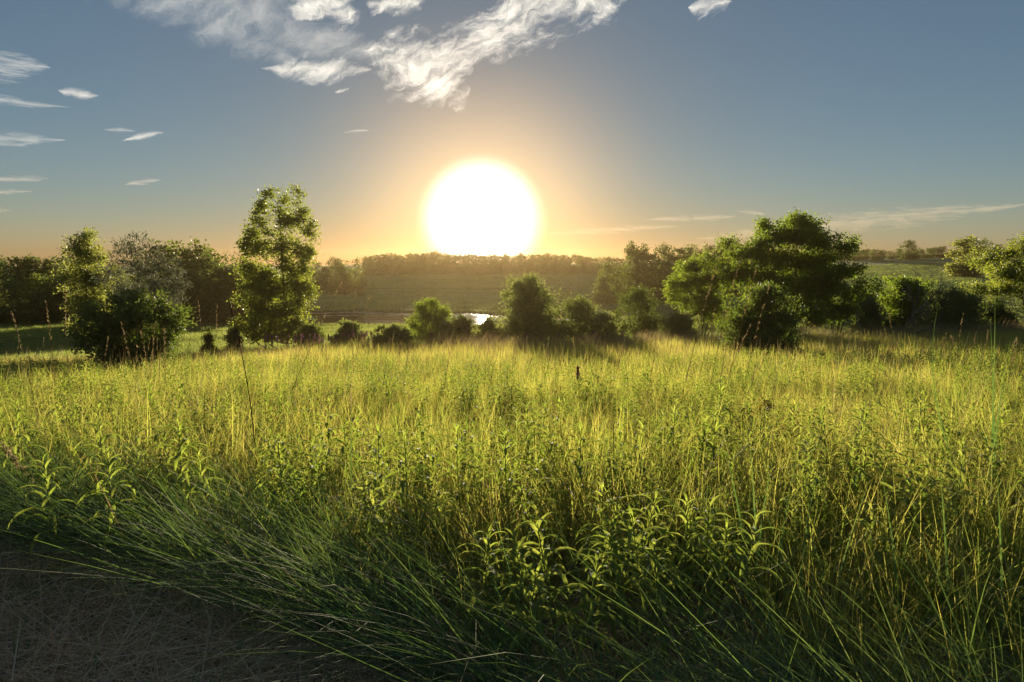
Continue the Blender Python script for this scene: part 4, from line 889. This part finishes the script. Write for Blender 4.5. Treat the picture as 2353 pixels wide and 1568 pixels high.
# purple flowers
def flower(loc, H, head, rad, mat, label, group, seed, name='flower_spike'):
    o = empty(name, loc); r = np.random.default_rng(seed); b = MB(); lx = r.normal() * .03
    b.tube([(0, 0, -.03), (lx * .5, 0, H * .5), (lx, 0, H)], [.005, .004, .003], 5, .5); b.build('stem', M['herbstem'], o)
    hb = MB(); u = np.linspace(0, 1, 8); hb.tube(np.stack([np.full(8, lx), np.zeros(8), H - head + head * u], 1), rad * .62 * np.array([.25, .5, .7, .85, 1, 1, .8, .2]), 8, .2)
    n = 90; q = r.random(n); a = r.random(n) * 6.283; rr2 = rad * (.45 + .55 * np.sin(math.pi * np.clip(q * .75 + .2, 0, 1)))
    c = np.stack([lx + rr2 * np.cos(a), rr2 * np.sin(a), H - head + head * q], 1); d = np.stack([np.cos(a), np.sin(a), .6 * np.ones(n)], 1)
    hb.quads(leaf_quads(r, c, np.full(n, rad * .9), 2.5, 0, 0, nrm(d)), r.random(n)); hb.build('flower_head', M[mat], o, smooth=False)
    return tag(o, label, 'flower', group)
fl = ground_hit(1317, 842, .80); flower(fl, .80, .17, .020, 'starpetal', 'lone dark purple flower spike standing up in the meadow right of centre', None, 610)
r = np.random.default_rng(611)
for k in range(70):
    px = r.uniform(600, 930) if k < 56 else r.uniform(940, 1700); Y = r.uniform(29.5, 32.5); x = at(px, 780, Y).x; H = r.uniform(.75, 1.05)
    flower((x, Y, tz1(x, Y)), H, .28, .035, 'petal', 'small purple flower spike in the band along the far meadow edge', 'purple flower spikes at the far meadow edge', 620 + k)
# broad round leaves low in the shade
def lowplant(px, py, w, seed, label):
    loc = ground_hit(px, py, .2, 1.5); o = empty('broadleaf_plant', loc); r = np.random.default_rng(seed); sb = MB()
    for k in range(3):
        a = r.uniform(0, 6.28); e = np.array([.06 * math.cos(a), .06 * math.sin(a), .2 - .03 * k]); sb.tube([(0, 0, -.02), e * .6, e], [.003, .0025, .002], 4)
        u = np.linspace(0, 6.283, 13)[:-1]; rad = w * (1 + .12 * np.cos(u)); lb = MB()
        V = np.concatenate([[[0, 0, -.006]], np.stack([rad * np.cos(u) + w * .6, rad * .8 * np.sin(u), .012 * np.sin(2 * u)], 1)]); lb.add(V, [(0, 1 + i, 1 + (i + 1) % 12) for i in range(12)], .3)
        lf = lb.build('leaf', M['herb'], o); lf.location = e; lf.rotation_euler = (r.uniform(.3, .9), r.uniform(-.3, .3), a)
    sb.build('stem', M['herbstem'], o); return tag(o, label, 'plant')
lowplant(1380, 1430, .032, 630, 'low plant with round broad leaves in the shade below the front clump')
lowplant(1405, 1492, .026, 631, 'lowest broad-leaved plant near the bottom, below the other round-leaved one')

# ------------------------------------------------------------------ kayak and scum on the pond
kx, ky = at(698, 735, 91).x, 91.0
o = empty('kayak', (kx, ky, WATER_Z), R(4))
b = MB(); L_ = 1.45; n = 15; secs = []
for i in range(n):
    u = -1 + 2 * i / (n - 1); wd = .33 * (1 - abs(u) ** 2.4) + .004; rise = .10 * abs(u) ** 2.5; dp = .12 * (1 - abs(u) ** 3)
    secs += [(u * L_, wd * .0, -dp + rise * .6), (u * L_, wd * .75, -dp * .5 + rise), (u * L_, wd, .13 + rise), (u * L_, wd * .5, .20 + rise), (u * L_, 0, .225 + rise), (u * L_, -wd * .5, .20 + rise), (u * L_, -wd, .13 + rise), (u * L_, -wd * .75, -dp * .5 + rise)]
b.add(secs, [(i * 8 + j, i * 8 + (j + 1) % 8, (i + 1) * 8 + (j + 1) % 8, (i + 1) * 8 + j) for i in range(n - 1) for j in range(8)])
b.build('hull', plain_mat('kayak_blue', (0.03, 0.26, 0.45), .35), o)
b = MB(); a = np.linspace(0, 6.283, 17); b.tube(np.stack([.05 + .42 * np.cos(a), .2 * np.sin(a), np.full(17, .245)], 1), .022, 6); b.build('cockpit_rim', plain_mat('kayak_black', (.02, .02, .02), .5), o)
b = MB(); b.tube([(-.28, 0, .2), (-.33, 0, .33), (-.36, 0, .44)], [.15, .16, .10], 8, cap=True); b.build('seat_back', plain_mat('kayak_teal', (0.02, 0.42, 0.42), .5), o)
tag(o, 'small blue and turquoise kayak on the pond beside the cottonwood', 'kayak')
b = MB(); r = np.random.default_rng(640); n = 0
while n < 1500:
    x = r.uniform(-56, 8); y = r.uniform(78, 106); d = float(pond_d(x, y))
    far = y > PC[1] + (x - PC[0]) * math.tan(PA)
    band = math.exp(-((d - .86 - .05 * math.sin(x * .5)) / .05) ** 2) if far else .10 * math.exp(-((d - .95) / .06) ** 2)
    band = max(band, .55 * math.exp(-((y - 98.5 - .12 * (x + 22) - .8 * math.sin(x * .25)) / .45) ** 2) * (math.sin(x * .7) > -.4))
    if d > 1.0 or r.random() > band: continue
    a = np.linspace(0, 6.283, 7)[:-1]; s = r.uniform(.12, .45)
    b.add(np.stack([x + s * 1.8 * np.cos(a), y + s * .7 * np.sin(a), np.full(6, WATER_Z + .008 + .0002 * (n % 20))], 1), [(0, 1, 2, 3, 4, 5)], r.random()); n += 1
sm = leaf_mat('pond_scum', (.16, .17, .12), (.34, .33, .27), (.1, .1, .05), (.15, .15, .08), .1, .4, .6, .1)
tag(b.build('pond_scum', sm, smooth=False), 'pale scum and floating weed along the far side of the pond', None, None, 'stuff')

# ------------------------------------------------------------------ evening air
me = bpy.data.meshes.new('haze'); x0, x1, y0, y1, z0, z1 = -425, 465, -45, 705, -9.0, 11.5
me.from_pydata([(x, y, z) for z in (z0, z1) for y in (y0, y1) for x in (x0, x1)], [], [(0, 2, 3, 1), (4, 5, 7, 6), (0, 1, 5, 4), (2, 6, 7, 3), (0, 4, 6, 2), (1, 3, 7, 5)])
hm, nb = new_mat('haze'); pv = nb.node('ShaderNodeVolumePrincipled'); pv.inputs['Color'].default_value = (.125, .094, .050, 1); pv.inputs['Density'].default_value = HAZE_DENSITY; pv.inputs['Anisotropy'].default_value = 0.74
ho = nb.node('ShaderNodeOutputMaterial'); hm.node_tree.links.new(pv.outputs[0], ho.inputs['Volume']); me.materials.append(hm)
tag(link(bpy.data.objects.new('haze', me)), 'thin golden evening haze over the valley', None, None, 'stuff')
